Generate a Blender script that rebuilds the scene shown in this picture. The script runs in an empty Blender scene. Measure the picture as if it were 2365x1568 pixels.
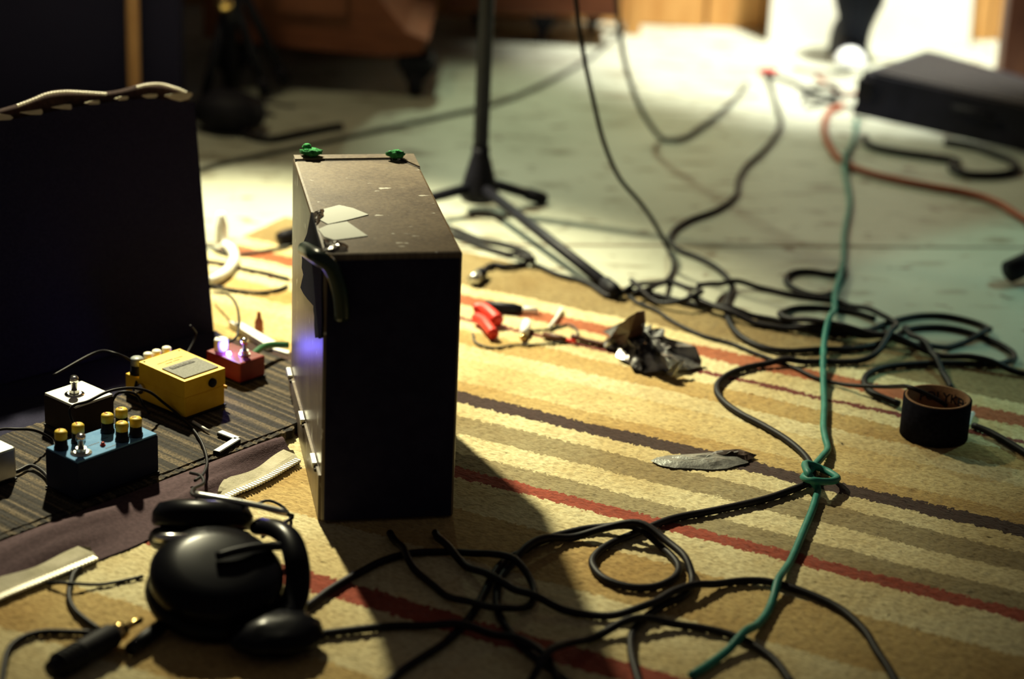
import bpy, bmesh, math, random
import numpy as np
from mathutils import Vector, Matrix

random.seed(7)
rng = np.random.default_rng(11)
S = bpy.context.scene
COL = S.collection

# ------------------------------------------------------------------ camera
W, H, FPX = 2365, 1568, 5100.0
PITCH, ROLL = 0.36453, 0.04536
CAM = np.array([0.0, 0.0, 1.0])
_fw = np.array([0, math.cos(PITCH), -math.sin(PITCH)])
_r0 = np.array([1.0, 0, 0]); _u0 = np.cross(_r0, _fw)
_rt = math.cos(ROLL) * _r0 + math.sin(ROLL) * _u0
_up = -math.sin(ROLL) * _r0 + math.cos(ROLL) * _u0
cd = bpy.data.cameras.new('camera'); cam = bpy.data.objects.new('camera', cd); COL.objects.link(cam)
cd.sensor_width = 36.0; cd.lens = FPX / W * 36.0; cd.clip_start = 0.05; cd.clip_end = 60
m = Matrix(((_rt[0], _up[0], -_fw[0], CAM[0]), (_rt[1], _up[1], -_fw[1], CAM[1]),
            (_rt[2], _up[2], -_fw[2], CAM[2]), (0, 0, 0, 1)))
cam.matrix_world = m
cd.dof.use_dof = True; cd.dof.focus_distance = 2.40; cd.dof.aperture_fstop = 2.5
S.camera = cam

# ------------------------------------------------------------------ world, lamps, exposure
S.view_settings.view_transform = 'Standard'; S.view_settings.look = 'None'
S.view_settings.gamma = 1.0; S.view_settings.use_curve_mapping = False
S.view_settings.exposure = 0.0
w = bpy.data.worlds.new('world'); S.world = w; w.use_nodes = True
bg = w.node_tree.nodes['Background']; bg.inputs[0].default_value = (1.0, 0.86, 0.78, 1); bg.inputs[1].default_value = 0.045


def lamp(name, kind, loc, target, energy, color, size=0.05, angle=60, blend=0.5, sy=None):
    d = bpy.data.lights.new(name, kind); d.energy = energy; d.color = color
    if kind == 'AREA':
        d.shape = 'RECTANGLE'; d.size = size; d.size_y = sy or size
    else:
        d.shadow_soft_size = size
    if kind == 'SPOT':
        d.spot_size = math.radians(angle); d.spot_blend = blend
    o = bpy.data.objects.new(name, d); COL.objects.link(o); o.location = loc
    if target is not None:
        o.rotation_euler = (Vector(target) - Vector(loc)).to_track_quat('-Z', 'Y').to_euler()
    return o


lamp('rehearsal_lamp', 'SPOT', (-0.62, 3.36, 1.17), (-0.36, 2.72, 0), 300, (1.0, 0.93, 0.61), 0.03, 60.5, 0.66)
lamp('cabinet_fill', 'POINT', (-0.62, 3.36, 1.17), None, 13, (1.0, 0.85, 0.5), 0.03)  # extra point light added at the lamp's place to lift the dark cabinet
lamp('back_lamp', 'SPOT', (-0.30, 4.40, 1.15), (0.20, 3.42, 0), 62, (0.84, 1.0, 0.70), 0.04, 60, 0.9)
lamp('flood_lamp', 'SPOT', (0.76, 4.12, 1.40), (0.66, 4.36, 0), 330, (1.0, 1.0, 0.88), 0.05, 56, 0.6)
lamp('side_lamp', 'SPOT', (1.75, 3.60, 1.5), (1.04, 2.86, 0), 70, (0.50, 1.0, 0.85), 0.03, 33, 0.3)


# ------------------------------------------------------------------ pixel -> place helpers (the photograph's geometry)
def ray(px, py):
    return _fw + _rt * (px - W / 2) / FPX - _up * (py - H / 2) / FPX


def at(px, py, z=0.0):
    d = ray(px, py)
    return CAM + d * ((z - CAM[2]) / d[2])


def at_y(px, py, Y):
    d = ray(px, py)
    return CAM + d * ((Y - CAM[1]) / d[1])


def at_plane(px, py, P0, n):
    d = ray(px, py); P0 = np.asarray(P0, float); n = np.asarray(n, float)
    return CAM + d * (((P0 - CAM) @ n) / (d @ n))


FLOOR = -0.010
RO = at(1300, 627)                       # a point on the rug's far edge
RU = np.array([0.8964586, -0.4431275]);  # along the stripes
RV = np.array([-0.4431275, -0.8964586])  # across, towards the camera
RUG_L, RUG_R, RUG_N = -0.455, 1.05, 1.42


def rug_uv(p):
    q = np.asarray(p)[:2] - RO[:2]
    return q @ RU, q @ RV


def ground(x, y):
    u, v = rug_uv((x, y))
    return 0.0 if (RUG_L < u < RUG_R and 0 < v < RUG_N) else FLOOR


def G(px, py):
    p = at(px, py, 0)
    if ground(p[0], p[1]) < 0:
        p = at(px, py, FLOOR)
    return p


# the open soft case has its own axes: CA along its front edge, CB towards its back
CA = np.array([0.643, 0.766]); CB = np.array([-0.766, 0.643]); CO = np.array([-0.332, 2.148])


def case(a, b, z=0.0):
    q = CO + CA * a + CB * b
    return np.array([q[0], q[1], z])


# ------------------------------------------------------------------ materials
def nodes(name):
    mt = bpy.data.materials.new(name); mt.use_nodes = True
    nt = mt.node_tree
    return mt, nt, nt.nodes, nt.links, nt.nodes['Principled BSDF']


def rgb(c):
    return (c[0], c[1], c[2], 1)


def mat(name, c, rough=0.6, metal=0.0, c2=None, scale=30.0, bump=0.0, bscale=None, stretch=None, spec=0.25, detail=4, lo=0.35, hi=0.65, coat=0.0):
    mt, nt, N, L, P = nodes(name)
    tc = N.new('ShaderNodeTexCoord'); mp = N.new('ShaderNodeMapping')
    L.new(tc.outputs['Object'], mp.inputs[0])
    if stretch: mp.inputs['Scale'].default_value = stretch
    nz = N.new('ShaderNodeTexNoise'); nz.inputs['Scale'].default_value = scale; nz.inputs['Detail'].default_value = detail
    L.new(mp.outputs[0], nz.inputs['Vector'])
    rp = N.new('ShaderNodeValToRGB'); L.new(nz.outputs['Fac'], rp.inputs[0])
    rp.color_ramp.elements[0].position = lo; rp.color_ramp.elements[1].position = hi
    rp.color_ramp.elements[0].color = rgb(c)
    rp.color_ramp.elements[1].color = rgb(c2 if c2 else tuple(min(1, x * 1.25) for x in c))
    L.new(rp.outputs[0], P.inputs['Base Color'])
    P.inputs['Roughness'].default_value = rough; P.inputs['Metallic'].default_value = metal
    P.inputs['Specular IOR Level'].default_value = spec; P.inputs['Coat Weight'].default_value = coat
    if bump:
        n2 = N.new('ShaderNodeTexNoise'); n2.inputs['Scale'].default_value = bscale or scale * 4
        L.new(mp.outputs[0], n2.inputs['Vector'])
        b = N.new('ShaderNodeBump'); b.inputs['Strength'].default_value = bump; b.inputs['Distance'].default_value = 0.002
        L.new(n2.outputs['Fac'], b.inputs['Height']); L.new(b.outputs[0], P.inputs['Normal'])
    return mt


def emit_mat(name, c, strength):
    mt, nt, N, L, P = nodes(name)
    P.inputs['Base Color'].default_value = rgb(c); P.inputs['Emission Color'].default_value = rgb(c)
    P.inputs['Emission Strength'].default_value = strength
    return mt


M = {}
M['black'] = mat('black_plastic', (0.005, 0.005, 0.009), 0.5, c2=(0.009, 0.009, 0.016), bump=0.1, spec=0.15)
M['navy'] = mat('navy_black_panel', (0.014, 0.013, 0.034), 0.85, c2=(0.02, 0.019, 0.044), scale=60, spec=0.1)
M['gloss'] = mat('headphone_plastic', (0.003, 0.003, 0.005), 0.28, c2=(0.005, 0.005, 0.008), spec=0.08)
M['rubber'] = mat('black_rubber', (0.006, 0.006, 0.009), 0.6, c2=(0.011, 0.010, 0.016), bump=0.1, spec=0.15)
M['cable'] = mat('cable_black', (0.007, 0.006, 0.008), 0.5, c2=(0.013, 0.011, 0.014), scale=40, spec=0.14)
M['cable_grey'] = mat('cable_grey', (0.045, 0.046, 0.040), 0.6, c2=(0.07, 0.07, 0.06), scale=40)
M['teal'] = mat('cable_teal', (0.014, 0.15, 0.12), 0.5, c2=(0.026, 0.21, 0.165), scale=60)
M['orange_cable'] = mat('cable_orange', (0.28, 0.055, 0.018), 0.6, c2=(0.34, 0.075, 0.026))
M['green_cable'] = mat('cable_green', (0.02, 0.09, 0.03), 0.4, c2=(0.03, 0.13, 0.05))
M['white'] = mat('white_plastic', (0.75, 0.74, 0.68), 0.45, c2=(0.85, 0.84, 0.8))
M['paper'] = mat('white_paper', (0.78, 0.77, 0.72), 0.8, c2=(0.85, 0.84, 0.8))
M['fabric'] = mat('black_fabric', (0.012, 0.011, 0.030), 0.95, c2=(0.018, 0.017, 0.040), scale=300, bump=0.4, bscale=900, spec=0.15)
M['flap'] = mat('plum_fabric', (0.050, 0.024, 0.030), 0.9, c2=(0.078, 0.042, 0.050), scale=220, bump=0.3, bscale=700)
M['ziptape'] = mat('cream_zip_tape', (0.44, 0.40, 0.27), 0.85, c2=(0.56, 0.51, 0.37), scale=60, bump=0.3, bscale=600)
M['teeth'] = mat('zip_teeth', (0.6, 0.57, 0.47), 0.4, metal=0.3, c2=(0.75, 0.72, 0.62))
M['chrome'] = mat('chrome', (0.7, 0.68, 0.63), 0.16, metal=1.0, c2=(0.8, 0.78, 0.73))
M['steel'] = mat('steel', (0.5, 0.5, 0.47), 0.35, metal=1.0, c2=(0.65, 0.65, 0.6))
M['brass'] = mat('brass', (0.75, 0.5, 0.16), 0.2, metal=1.0, c2=(0.85, 0.6, 0.25))
M['yellow'] = mat('yellow_enamel', (0.80, 0.46, 0.010), 0.5, c2=(0.86, 0.53, 0.02), scale=80)
M['pad'] = mat('grey_rubber_pad', (0.20, 0.20, 0.18), 0.9, c2=(0.27, 0.27, 0.24), scale=400, bump=0.3, bscale=900, spec=0.08)
M['print'] = mat('dark_print', (0.03, 0.025, 0.02), 0.6, c2=(0.05, 0.04, 0.03))
M['red'] = mat('red_enamel', (0.13, 0.011, 0.009), 0.4, c2=(0.17, 0.018, 0.013), scale=80)
M['redplug'] = mat('red_plastic', (0.65, 0.03, 0.02), 0.45, c2=(0.75, 0.05, 0.03))
M['blue'] = mat('blue_enamel', (0.09, 0.22, 0.40), 0.75, c2=(0.13, 0.28, 0.47), scale=120, bump=0.15, spec=0.1)
M['cream'] = mat('cream_enamel', (0.72, 0.72, 0.64), 0.4, c2=(0.78, 0.78, 0.7), scale=80)
M['knob_yellow'] = mat('knob_yellow', (0.52, 0.36, 0.02), 0.5, c2=(0.62, 0.44, 0.04))
M['knob_pale'] = mat('knob_pale', (0.7, 0.66, 0.5), 0.5, c2=(0.78, 0.74, 0.6))
M['redled'] = mat('red_lens', (0.35, 0.03, 0.02), 0.2, c2=(0.4, 0.04, 0.03))
M['greyknob'] = mat('grey_knob', (0.2, 0.22, 0.22), 0.4, c2=(0.3, 0.32, 0.3))
M['felt'] = mat('green_felt', (0.03, 0.24, 0.06), 0.95, c2=(0.07, 0.4, 0.13), scale=250, bump=0.8, bscale=900)
M['wood_red'] = mat('reddish_wood', (0.11, 0.032, 0.013), 0.6, c2=(0.17, 0.054, 0.022), scale=14, stretch=(1, 8, 8))
M['wood_orange'] = mat('orange_wood', (0.46, 0.22, 0.06), 0.5, c2=(0.58, 0.31, 0.1), scale=9, stretch=(6, 6, 1))
M['wood_pole'] = mat('pole_wood', (0.36, 0.18, 0.08), 0.55, c2=(0.45, 0.24, 0.11), scale=20, stretch=(6, 6, 1))
M['wood_dark'] = mat('dark_wood', (0.07, 0.022, 0.012), 0.5, c2=(0.11, 0.04, 0.02), scale=14, stretch=(6, 6, 1))
M['jean'] = mat('dark_trousers', (0.006, 0.008, 0.016), 0.9, c2=(0.011, 0.013, 0.024), scale=300, bump=0.3, bscale=900)
M['card'] = mat('cardboard_core', (0.25, 0.13, 0.06), 0.85, c2=(0.32, 0.17, 0.085), scale=120, bump=0.2)
M['tape_black'] = mat('black_cloth_tape', (0.005, 0.005, 0.010), 0.9, c2=(0.010, 0.010, 0.018), scale=200, bump=0.2, spec=0.05)
M['amber'] = mat('amber_plastic', (0.32, 0.09, 0.02), 0.3, c2=(0.4, 0.14, 0.04))


def silver_tape():
    mt, nt, N, L, P = nodes('silver_cloth_tape')
    tc = N.new('ShaderNodeTexCoord'); wv = N.new('ShaderNodeTexWave'); wv.inputs['Scale'].default_value = 170
    wv.bands_direction = 'Y'; wv.inputs['Distortion'].default_value = 1.0
    L.new(tc.outputs['Object'], wv.inputs['Vector'])
    rp = N.new('ShaderNodeValToRGB'); rp.color_ramp.elements[0].color = (0.40, 0.42, 0.37, 1); rp.color_ramp.elements[1].color = (0.60, 0.62, 0.55, 1)
    L.new(wv.outputs['Fac'], rp.inputs[0]); L.new(rp.outputs[0], P.inputs['Base Color'])
    P.inputs['Roughness'].default_value = 0.6; P.inputs['Metallic'].default_value = 0.15
    b = N.new('ShaderNodeBump'); b.inputs['Strength'].default_value = 0.4; b.inputs['Distance'].default_value = 0.0006
    L.new(wv.outputs['Fac'], b.inputs['Height']); L.new(b.outputs[0], P.inputs['Normal'])
    return mt


M['silver'] = silver_tape()
M['foil'] = mat('crumpled_tape', (0.03, 0.026, 0.025), 0.25, metal=0.7, c2=(0.62, 0.62, 0.60), scale=42, lo=0.45, hi=0.62, bump=0.6, bscale=120)


def box_paint():
    # dark brown paint rubbed to grey, brushed downwards, with small chips down to bright metal
    mt, nt, N, L, P = nodes('scuffed_brown_paint')
    tc = N.new('ShaderNodeTexCoord'); mp = N.new('ShaderNodeMapping'); mp.inputs['Scale'].default_value = (60, 60, 3)
    L.new(tc.outputs['Object'], mp.inputs[0])
    st = N.new('ShaderNodeTexNoise'); st.inputs['Scale'].default_value = 4; st.inputs['Detail'].default_value = 6
    L.new(mp.outputs[0], st.inputs['Vector'])
    nz = N.new('ShaderNodeTexNoise'); nz.inputs['Scale'].default_value = 14; nz.inputs['Detail'].default_value = 6
    L.new(tc.outputs['Object'], nz.inputs['Vector'])
    mx = N.new('ShaderNodeMixRGB'); mx.blend_type = 'MIX'; mx.inputs['Fac'].default_value = 0.45
    L.new(nz.outputs['Fac'], mx.inputs[1]); L.new(st.outputs['Fac'], mx.inputs[2])
    rp = N.new('ShaderNodeValToRGB'); rp.color_ramp.elements[0].position = 0.32; rp.color_ramp.elements[1].position = 0.68
    rp.color_ramp.elements[0].color = (0.058, 0.038, 0.026, 1); rp.color_ramp.elements[1].color = (0.215, 0.165, 0.105, 1)
    L.new(mx.outputs[0], rp.inputs[0])
    chips = N.new('ShaderNodeTexNoise'); chips.inputs['Scale'].default_value = 75; chips.inputs['Detail'].default_value = 3
    mp2 = N.new('ShaderNodeMapping'); mp2.inputs['Scale'].default_value = (0.6, 1.0, 0.6)
    L.new(tc.outputs['Object'], mp2.inputs[0]); L.new(mp2.outputs[0], chips.inputs['Vector'])
    cr = N.new('ShaderNodeValToRGB'); cr.color_ramp.elements[0].position = 0.67; cr.color_ramp.elements[1].position = 0.71
    L.new(chips.outputs['Fac'], cr.inputs[0])
    m2 = N.new('ShaderNodeMixRGB'); L.new(cr.outputs[0], m2.inputs['Fac']); L.new(rp.outputs[0], m2.inputs[1])
    m2.inputs[2].default_value = (0.6, 0.58, 0.5, 1)
    L.new(m2.outputs[0], P.inputs['Base Color'])
    P.inputs['Roughness'].default_value = 0.36; P.inputs['Specular IOR Level'].default_value = 0.4
    b = N.new('ShaderNodeBump'); b.inputs['Strength'].default_value = 0.25; b.inputs['Distance'].default_value = 0.001
    L.new(mx.outputs[0], b.inputs['Height']); L.new(b.outputs[0], P.inputs['Normal'])
    return mt


M['boxpaint'] = box_paint()


def rug_mat():
    mt, nt, N, L, P = nodes('striped_rug_pile')
    tc = N.new('ShaderNodeTexCoord'); sx = N.new('ShaderNodeSeparateXYZ'); L.new(tc.outputs['Object'], sx.inputs[0])
    nz = N.new('ShaderNodeTexNoise'); nz.inputs['Scale'].default_value = 170; nz.inputs['Detail'].default_value = 2
    L.new(tc.outputs['Object'], nz.inputs['Vector'])
    nb = N.new('ShaderNodeTexNoise'); nb.inputs['Scale'].default_value = 12; nb.inputs['Detail'].default_value = 2
    L.new(tc.outputs['Object'], nb.inputs['Vector'])
    a1 = N.new('ShaderNodeMath'); a1.operation = 'MULTIPLY_ADD'; a1.inputs[1].default_value = 0.018; a1.inputs[2].default_value = -0.009
    L.new(nz.outputs['Fac'], a1.inputs[0])
    a2 = N.new('ShaderNodeMath'); a2.operation = 'MULTIPLY_ADD'; a2.inputs[1].default_value = 0.012; a2.inputs[2].default_value = -0.006
    L.new(nb.outputs['Fac'], a2.inputs[0])
    s1 = N.new('ShaderNodeMath'); s1.operation = 'ADD'; L.new(sx.outputs['Y'], s1.inputs[0]); L.new(a1.outputs[0], s1.inputs[1])
    s2 = N.new('ShaderNodeMath'); s2.operation = 'ADD'; L.new(s1.outputs[0], s2.inputs[0]); L.new(a2.outputs[0], s2.inputs[1])
    dv = N.new('ShaderNodeMath'); dv.operation = 'DIVIDE'; dv.inputs[1].default_value = 1.5; L.new(s2.outputs[0], dv.inputs[0])
    cream = (0.66, 0.59, 0.35); tan = (0.48, 0.345, 0.135); brown = (0.26, 0.20, 0.092); grey = (0.31, 0.26, 0.14)
    redo = (0.38, 0.12, 0.05); dred = (0.16, 0.03, 0.022); red = (0.30, 0.055, 0.026); dark = (0.050, 0.026, 0.022); gold = (0.60, 0.49, 0.24)
    stops = [(0, brown), (.122, cream), (.153, redo), (.188, cream), (.229, dred), (.243, cream), (.271, tan), (.318, cream),
             (.36, gold), (.432, tan), (.461, dark), (.492, cream), (.526, grey), (.570, cream), (.6165, grey), (.652, red), (.678, cream),
             (.748, tan), (.844, cream), (.955, red), (.986, cream), (1.10, tan), (1.2, cream), (1.3, red), (1.33, cream)]
    rp = N.new('ShaderNodeValToRGB'); cr = rp.color_ramp; cr.interpolation = 'CONSTANT'
    cr.elements[0].position = 0; cr.elements[0].color = rgb(stops[0][1]); cr.elements[1].position = stops[1][0] / 1.5; cr.elements[1].color = rgb(stops[1][1])
    for p, c in stops[2:]:
        e = cr.elements.new(p / 1.5); e.color = rgb(c)
    L.new(dv.outputs[0], rp.inputs[0])
    # tufts of differing tone
    t = N.new('ShaderNodeTexNoise'); t.inputs['Scale'].default_value = 330; t.inputs['Detail'].default_value = 3
    mp = N.new('ShaderNodeMapping'); mp.inputs['Scale'].default_value = (0.45, 1, 1)
    L.new(tc.outputs['Object'], mp.inputs[0]); L.new(mp.outputs[0], t.inputs['Vector'])
    tr = N.new('ShaderNodeValToRGB'); tr.color_ramp.elements[0].position = 0.33; tr.color_ramp.elements[1].position = 0.62
    tr.color_ramp.elements[0].color = (0.62, 0.55, 0.45, 1); tr.color_ramp.elements[1].color = (1.08, 1.08, 1.05, 1)
    L.new(t.outputs['Fac'], tr.inputs[0])
    mx = N.new('ShaderNodeMixRGB'); mx.blend_type = 'MULTIPLY'; mx.inputs['Fac'].default_value = 0.75
    L.new(rp.outputs[0], mx.inputs[1]); L.new(tr.outputs[0], mx.inputs[2])
    # trodden dirt
    d = N.new('ShaderNodeTexNoise'); d.inputs['Scale'].default_value = 7; d.inputs['Detail'].default_value = 5
    L.new(tc.outputs['Object'], d.inputs['Vector'])
    dr = N.new('ShaderNodeValToRGB'); dr.color_ramp.elements[0].position = 0.36; dr.color_ramp.elements[1].position = 0.6
    dr.color_ramp.elements[0].color = (0.72, 0.6, 0.42, 1); dr.color_ramp.elements[1].color = (1, 1, 1, 1)
    L.new(d.outputs['Fac'], dr.inputs[0])
    m3 = N.new('ShaderNodeMixRGB'); m3.blend_type = 'MULTIPLY'; m3.inputs['Fac'].default_value = 0.7
    L.new(mx.outputs[0], m3.inputs[1]); L.new(dr.outputs[0], m3.inputs[2])
    L.new(m3.outputs[0], P.inputs['Base Color'])
    P.inputs['Roughness'].default_value = 0.95; P.inputs['Specular IOR Level'].default_value = 0.1
    P.inputs['Sheen Weight'].default_value = 0.15
    b = N.new('ShaderNodeBump'); b.inputs['Strength'].default_value = 0.7; b.inputs['Distance'].default_value = 0.0025
    L.new(t.outputs['Fac'], b.inputs['Height']); L.new(b.outputs[0], P.inputs['Normal'])
    return mt


def floor_mat():
    mt, nt, N, L, P = nodes('stained_concrete')
    tc = N.new('ShaderNodeTexCoord')

    def noise(scale, detail, st=(1, 1, 1)):
        mp = N.new('ShaderNodeMapping'); mp.inputs['Scale'].default_value = st; L.new(tc.outputs['Object'], mp.inputs[0])
        n = N.new('ShaderNodeTexNoise'); n.inputs['Scale'].default_value = scale; n.inputs['Detail'].default_value = detail
        L.new(mp.outputs[0], n.inputs['Vector']); return n
    n1 = noise(2.3, 6); r1 = N.new('ShaderNodeValToRGB')
    r1.color_ramp.elements[0].position = 0.35; r1.color_ramp.elements[1].position = 0.65
    r1.color_ramp.elements[0].color = (0.33, 0.34, 0.26, 1); r1.color_ramp.elements[1].color = (0.46, 0.47, 0.38, 1)
    L.new(n1.outputs['Fac'], r1.inputs[0])
    n2 = noise(9, 5, (1, 2.6, 1)); r2 = N.new('ShaderNodeValToRGB')
    r2.color_ramp.elements[0].position = 0.56; r2.color_ramp.elements[1].position = 0.72
    r2.color_ramp.elements[0].color = (1, 1, 1, 1); r2.color_ramp.elements[1].color = (0.40, 0.34, 0.27, 1)
    L.new(n2.outputs['Fac'], r2.inputs[0])
    n3 = noise(24, 3, (1, 1.7, 1)); r3 = N.new('ShaderNodeValToRGB')
    r3.color_ramp.elements[0].position = 0.63; r3.color_ramp.elements[1].position = 0.70
    r3.color_ramp.elements[0].color = (1, 1, 1, 1); r3.color_ramp.elements[1].color = (0.30, 0.20, 0.15, 1)
    L.new(n3.outputs['Fac'], r3.inputs[0])
    a = N.new('ShaderNodeMixRGB'); a.blend_type = 'MULTIPLY'; a.inputs['Fac'].default_value = 1
    L.new(r1.outputs[0], a.inputs[1]); L.new(r2.outputs[0], a.inputs[2])
    b = N.new('ShaderNodeMixRGB'); b.blend_type = 'MULTIPLY'; b.inputs['Fac'].default_value = 0.8
    L.new(a.outputs[0], b.inputs[1]); L.new(r3.outputs[0], b.inputs[2])
    L.new(b.outputs[0], P.inputs['Base Color'])
    P.inputs['Roughness'].default_value = 0.5; P.inputs['Specular IOR Level'].default_value = 0.35
    bp = N.new('ShaderNodeBump'); bp.inputs['Strength'].default_value = 0.15; bp.inputs['Distance'].default_value = 0.003
    L.new(n2.outputs['Fac'], bp.inputs['Height']); L.new(bp.outputs[0], P.inputs['Normal'])
    return mt


def mat_mat():
    mt, nt, N, L, P = nodes('ribbed_brown_carpet')
    tc = N.new('ShaderNodeTexCoord'); sx = N.new('ShaderNodeSeparateXYZ'); L.new(tc.outputs['Object'], sx.inputs[0])
    n1 = N.new('ShaderNodeTexNoise'); n1.noise_dimensions = '1D'; n1.inputs['Scale'].default_value = 95; n1.inputs['Detail'].default_value = 1
    L.new(sx.outputs['X'], n1.inputs['W'])
    r = N.new('ShaderNodeValToRGB'); r.color_ramp.elements[0].position = 0.46; r.color_ramp.elements[1].position = 0.6
    r.color_ramp.elements[0].color = (0.016, 0.011, 0.008, 1); r.color_ramp.elements[1].color = (0.115, 0.086, 0.050, 1)
    L.new(n1.outputs['Fac'], r.inputs[0])
    n2 = N.new('ShaderNodeTexNoise'); n2.inputs['Scale'].default_value = 500; L.new(tc.outputs['Object'], n2.inputs['Vector'])
    r2 = N.new('ShaderNodeValToRGB'); r2.color_ramp.elements[0].position = 0.35; r2.color_ramp.elements[1].position = 0.65
    r2.color_ramp.elements[0].color = (0.4, 0.4, 0.4, 1); r2.color_ramp.elements[1].color = (1.2, 1.15, 1.1, 1)
    L.new(n2.outputs['Fac'], r2.inputs[0])
    a = N.new('ShaderNodeMixRGB'); a.blend_type = 'MULTIPLY'; a.inputs['Fac'].default_value = 1
    L.new(r.outputs[0], a.inputs[1]); L.new(r2.outputs[0], a.inputs[2]); L.new(a.outputs[0], P.inputs['Base Color'])
    P.inputs['Roughness'].default_value = 0.95
    b = N.new('ShaderNodeBump'); b.inputs['Strength'].default_value = 0.6; b.inputs['Distance'].default_value = 0.0015
    L.new(n2.outputs['Fac'], b.inputs['Height']); L.new(b.outputs[0], P.inputs['Normal'])
    return mt


# ------------------------------------------------------------------ object helpers
def link(name, me, material, parent=None, smooth=False, loc=None, rotz=0.0):
    o = bpy.data.objects.new(name, me); COL.objects.link(o)
    if material is not None: me.materials.append(material)
    if smooth:
        me.polygons.foreach_set('use_smooth', [True] * len(me.polygons))
    if parent is not None: o.parent = parent
    if loc is not None: o.location = loc
    if rotz: o.rotation_euler = (0, 0, rotz)
    return o


def tag(o, label=None, cat=None, group=None, kind=None):
    if label: o['label'] = label
    if cat: o['category'] = cat
    if group: o['group'] = group
    if kind: o['kind'] = kind
    return o


def thing(name, label, cat, loc=(0, 0, 0), rotz=0.0, group=None):
    o = bpy.data.objects.new(name, None); COL.objects.link(o); o.empty_display_size = 0.05
    o.location = loc; o.rotation_euler = (0, 0, rotz)
    return tag(o, label, cat, group)


class MB:
    """collects shapes into one mesh"""
    def __init__(self): self.v = []; self.f = []; self.sm = []

    def add(self, vs, fs, smooth=False):
        k = len(self.v); self.v += [tuple(map(float, p)) for p in vs]
        self.f += [tuple(i + k for i in f) for f in fs]; self.sm += [smooth] * len(fs); return self

    def box(self, c, s, rz=0.0, bevel=0.0):
        bm = bmesh.new(); bmesh.ops.create_cube(bm, size=1)
        bmesh.ops.scale(bm, vec=s, verts=bm.verts)
        if bevel: bmesh.ops.bevel(bm, geom=bm.edges[:], offset=bevel, segments=2, affect='EDGES', profile=0.5)
        R = Matrix.Rotation(rz, 3, 'Z'); bm.verts.ensure_lookup_table()
        vs = [R @ v.co + Vector(c) for v in bm.verts]; fs = [[v.index for v in f.verts] for f in bm.faces]
        bm.free(); return self.add(vs, fs)

    def prism(self, pts, vec):
        """ngon pts extruded along vec"""
        n = len(pts); vec = np.asarray(vec, float)
        vs = [np.asarray(p, float) for p in pts] + [np.asarray(p, float) + vec for p in pts]
        fs = [tuple(range(n))[::-1], tuple(range(n, 2 * n))] + [(i, (i + 1) % n, n + (i + 1) % n, n + i) for i in range(n)]
        return self.add(vs, fs)

    def lathe(self, prof, c=(0, 0, 0), n=24, axis=(0, 0, 1), flute=0.0, smooth=True, close=False):
        """prof: (radius, height) pairs turned about axis through c"""
        ax = Vector(axis).normalized(); q = Vector((0, 0, 1)).rotation_difference(ax); vs = []; fs = []
        for (r, h) in prof:
            for k in range(n):
                t = 2 * math.pi * k / n; rr = r * (1 - (flute if k % 2 else 0))
                vs.append(q @ Vector((rr * math.cos(t), rr * math.sin(t), h)) + Vector(c))
        m_ = len(prof)
        for j in range(m_ - 1 if not close else m_):
            for k in range(n):
                a, b = j * n + k, j * n + (k + 1) % n
                j2 = (j + 1) % m_; d, e = j2 * n + k, j2 * n + (k + 1) % n
                fs.append((a, b, e, d))
        if not close:
            fs.append(tuple(range(n))[::-1]); fs.append(tuple(range((m_ - 1) * n, m_ * n)))
        return self.add(vs, fs, smooth)

    def tube(self, pts, r, n=8, flat=1.0, caps=True):
        pts = [np.asarray(p, float) for p in pts]; m_ = len(pts); vs = []; fs = []
        rr = r if hasattr(r, '__len__') else [r] * m_
        t0 = pts[1] - pts[0]; t0 = t0 / np.linalg.norm(t0)
        nrm = np.cross(t0, (0, 0, 1.0))
        if np.linalg.norm(nrm) < 1e-3: nrm = np.array([1.0, 0, 0])
        nrm /= np.linalg.norm(nrm)
        for i in range(m_):
            a = pts[max(i - 1, 0)]; b = pts[min(i + 1, m_ - 1)]; t = b - a; t = t / (np.linalg.norm(t) + 1e-12)
            nrm = nrm - t * (nrm @ t); nrm /= (np.linalg.norm(nrm) + 1e-12); bn = np.cross(t, nrm)
            for k in range(n):
                an = 2 * math.pi * k / n
                vs.append(pts[i] + rr[i] * (math.cos(an) * nrm + flat * math.sin(an) * bn))
        for i in range(m_ - 1):
            for k in range(n):
                fs.append((i * n + k, i * n + (k + 1) % n, (i + 1) * n + (k + 1) % n, (i + 1) * n + k))
        if caps:
            fs.append(tuple(range(n))[::-1]); fs.append(tuple(range((m_ - 1) * n, m_ * n)))
        return self.add(vs, fs, True)

    def mesh(self, name):
        me = bpy.data.meshes.new(name); me.from_pydata(self.v, [], self.f)
        bm = bmesh.new(); bm.from_mesh(me); bmesh.ops.recalc_face_normals(bm, faces=bm.faces); bm.to_mesh(me); bm.free()
        me.polygons.foreach_set('use_smooth', self.sm)
        me.update(); return me

    def build(self, name, material, parent=None, loc=None, rotz=0.0):
        return link(name, self.mesh(name), material, parent, False, loc, rotz)

    def build_at(self, name, material, parent):
        """vertices are given in world space; bring them into the parent's frame"""
        Rt = Matrix.Rotation(-parent.rotation_euler[2], 3, 'Z'); L0 = Vector(parent.location)
        self.v = [tuple(Rt @ (Vector(p) - L0)) for p in self.v]
        return self.build(name, material, parent)


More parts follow.
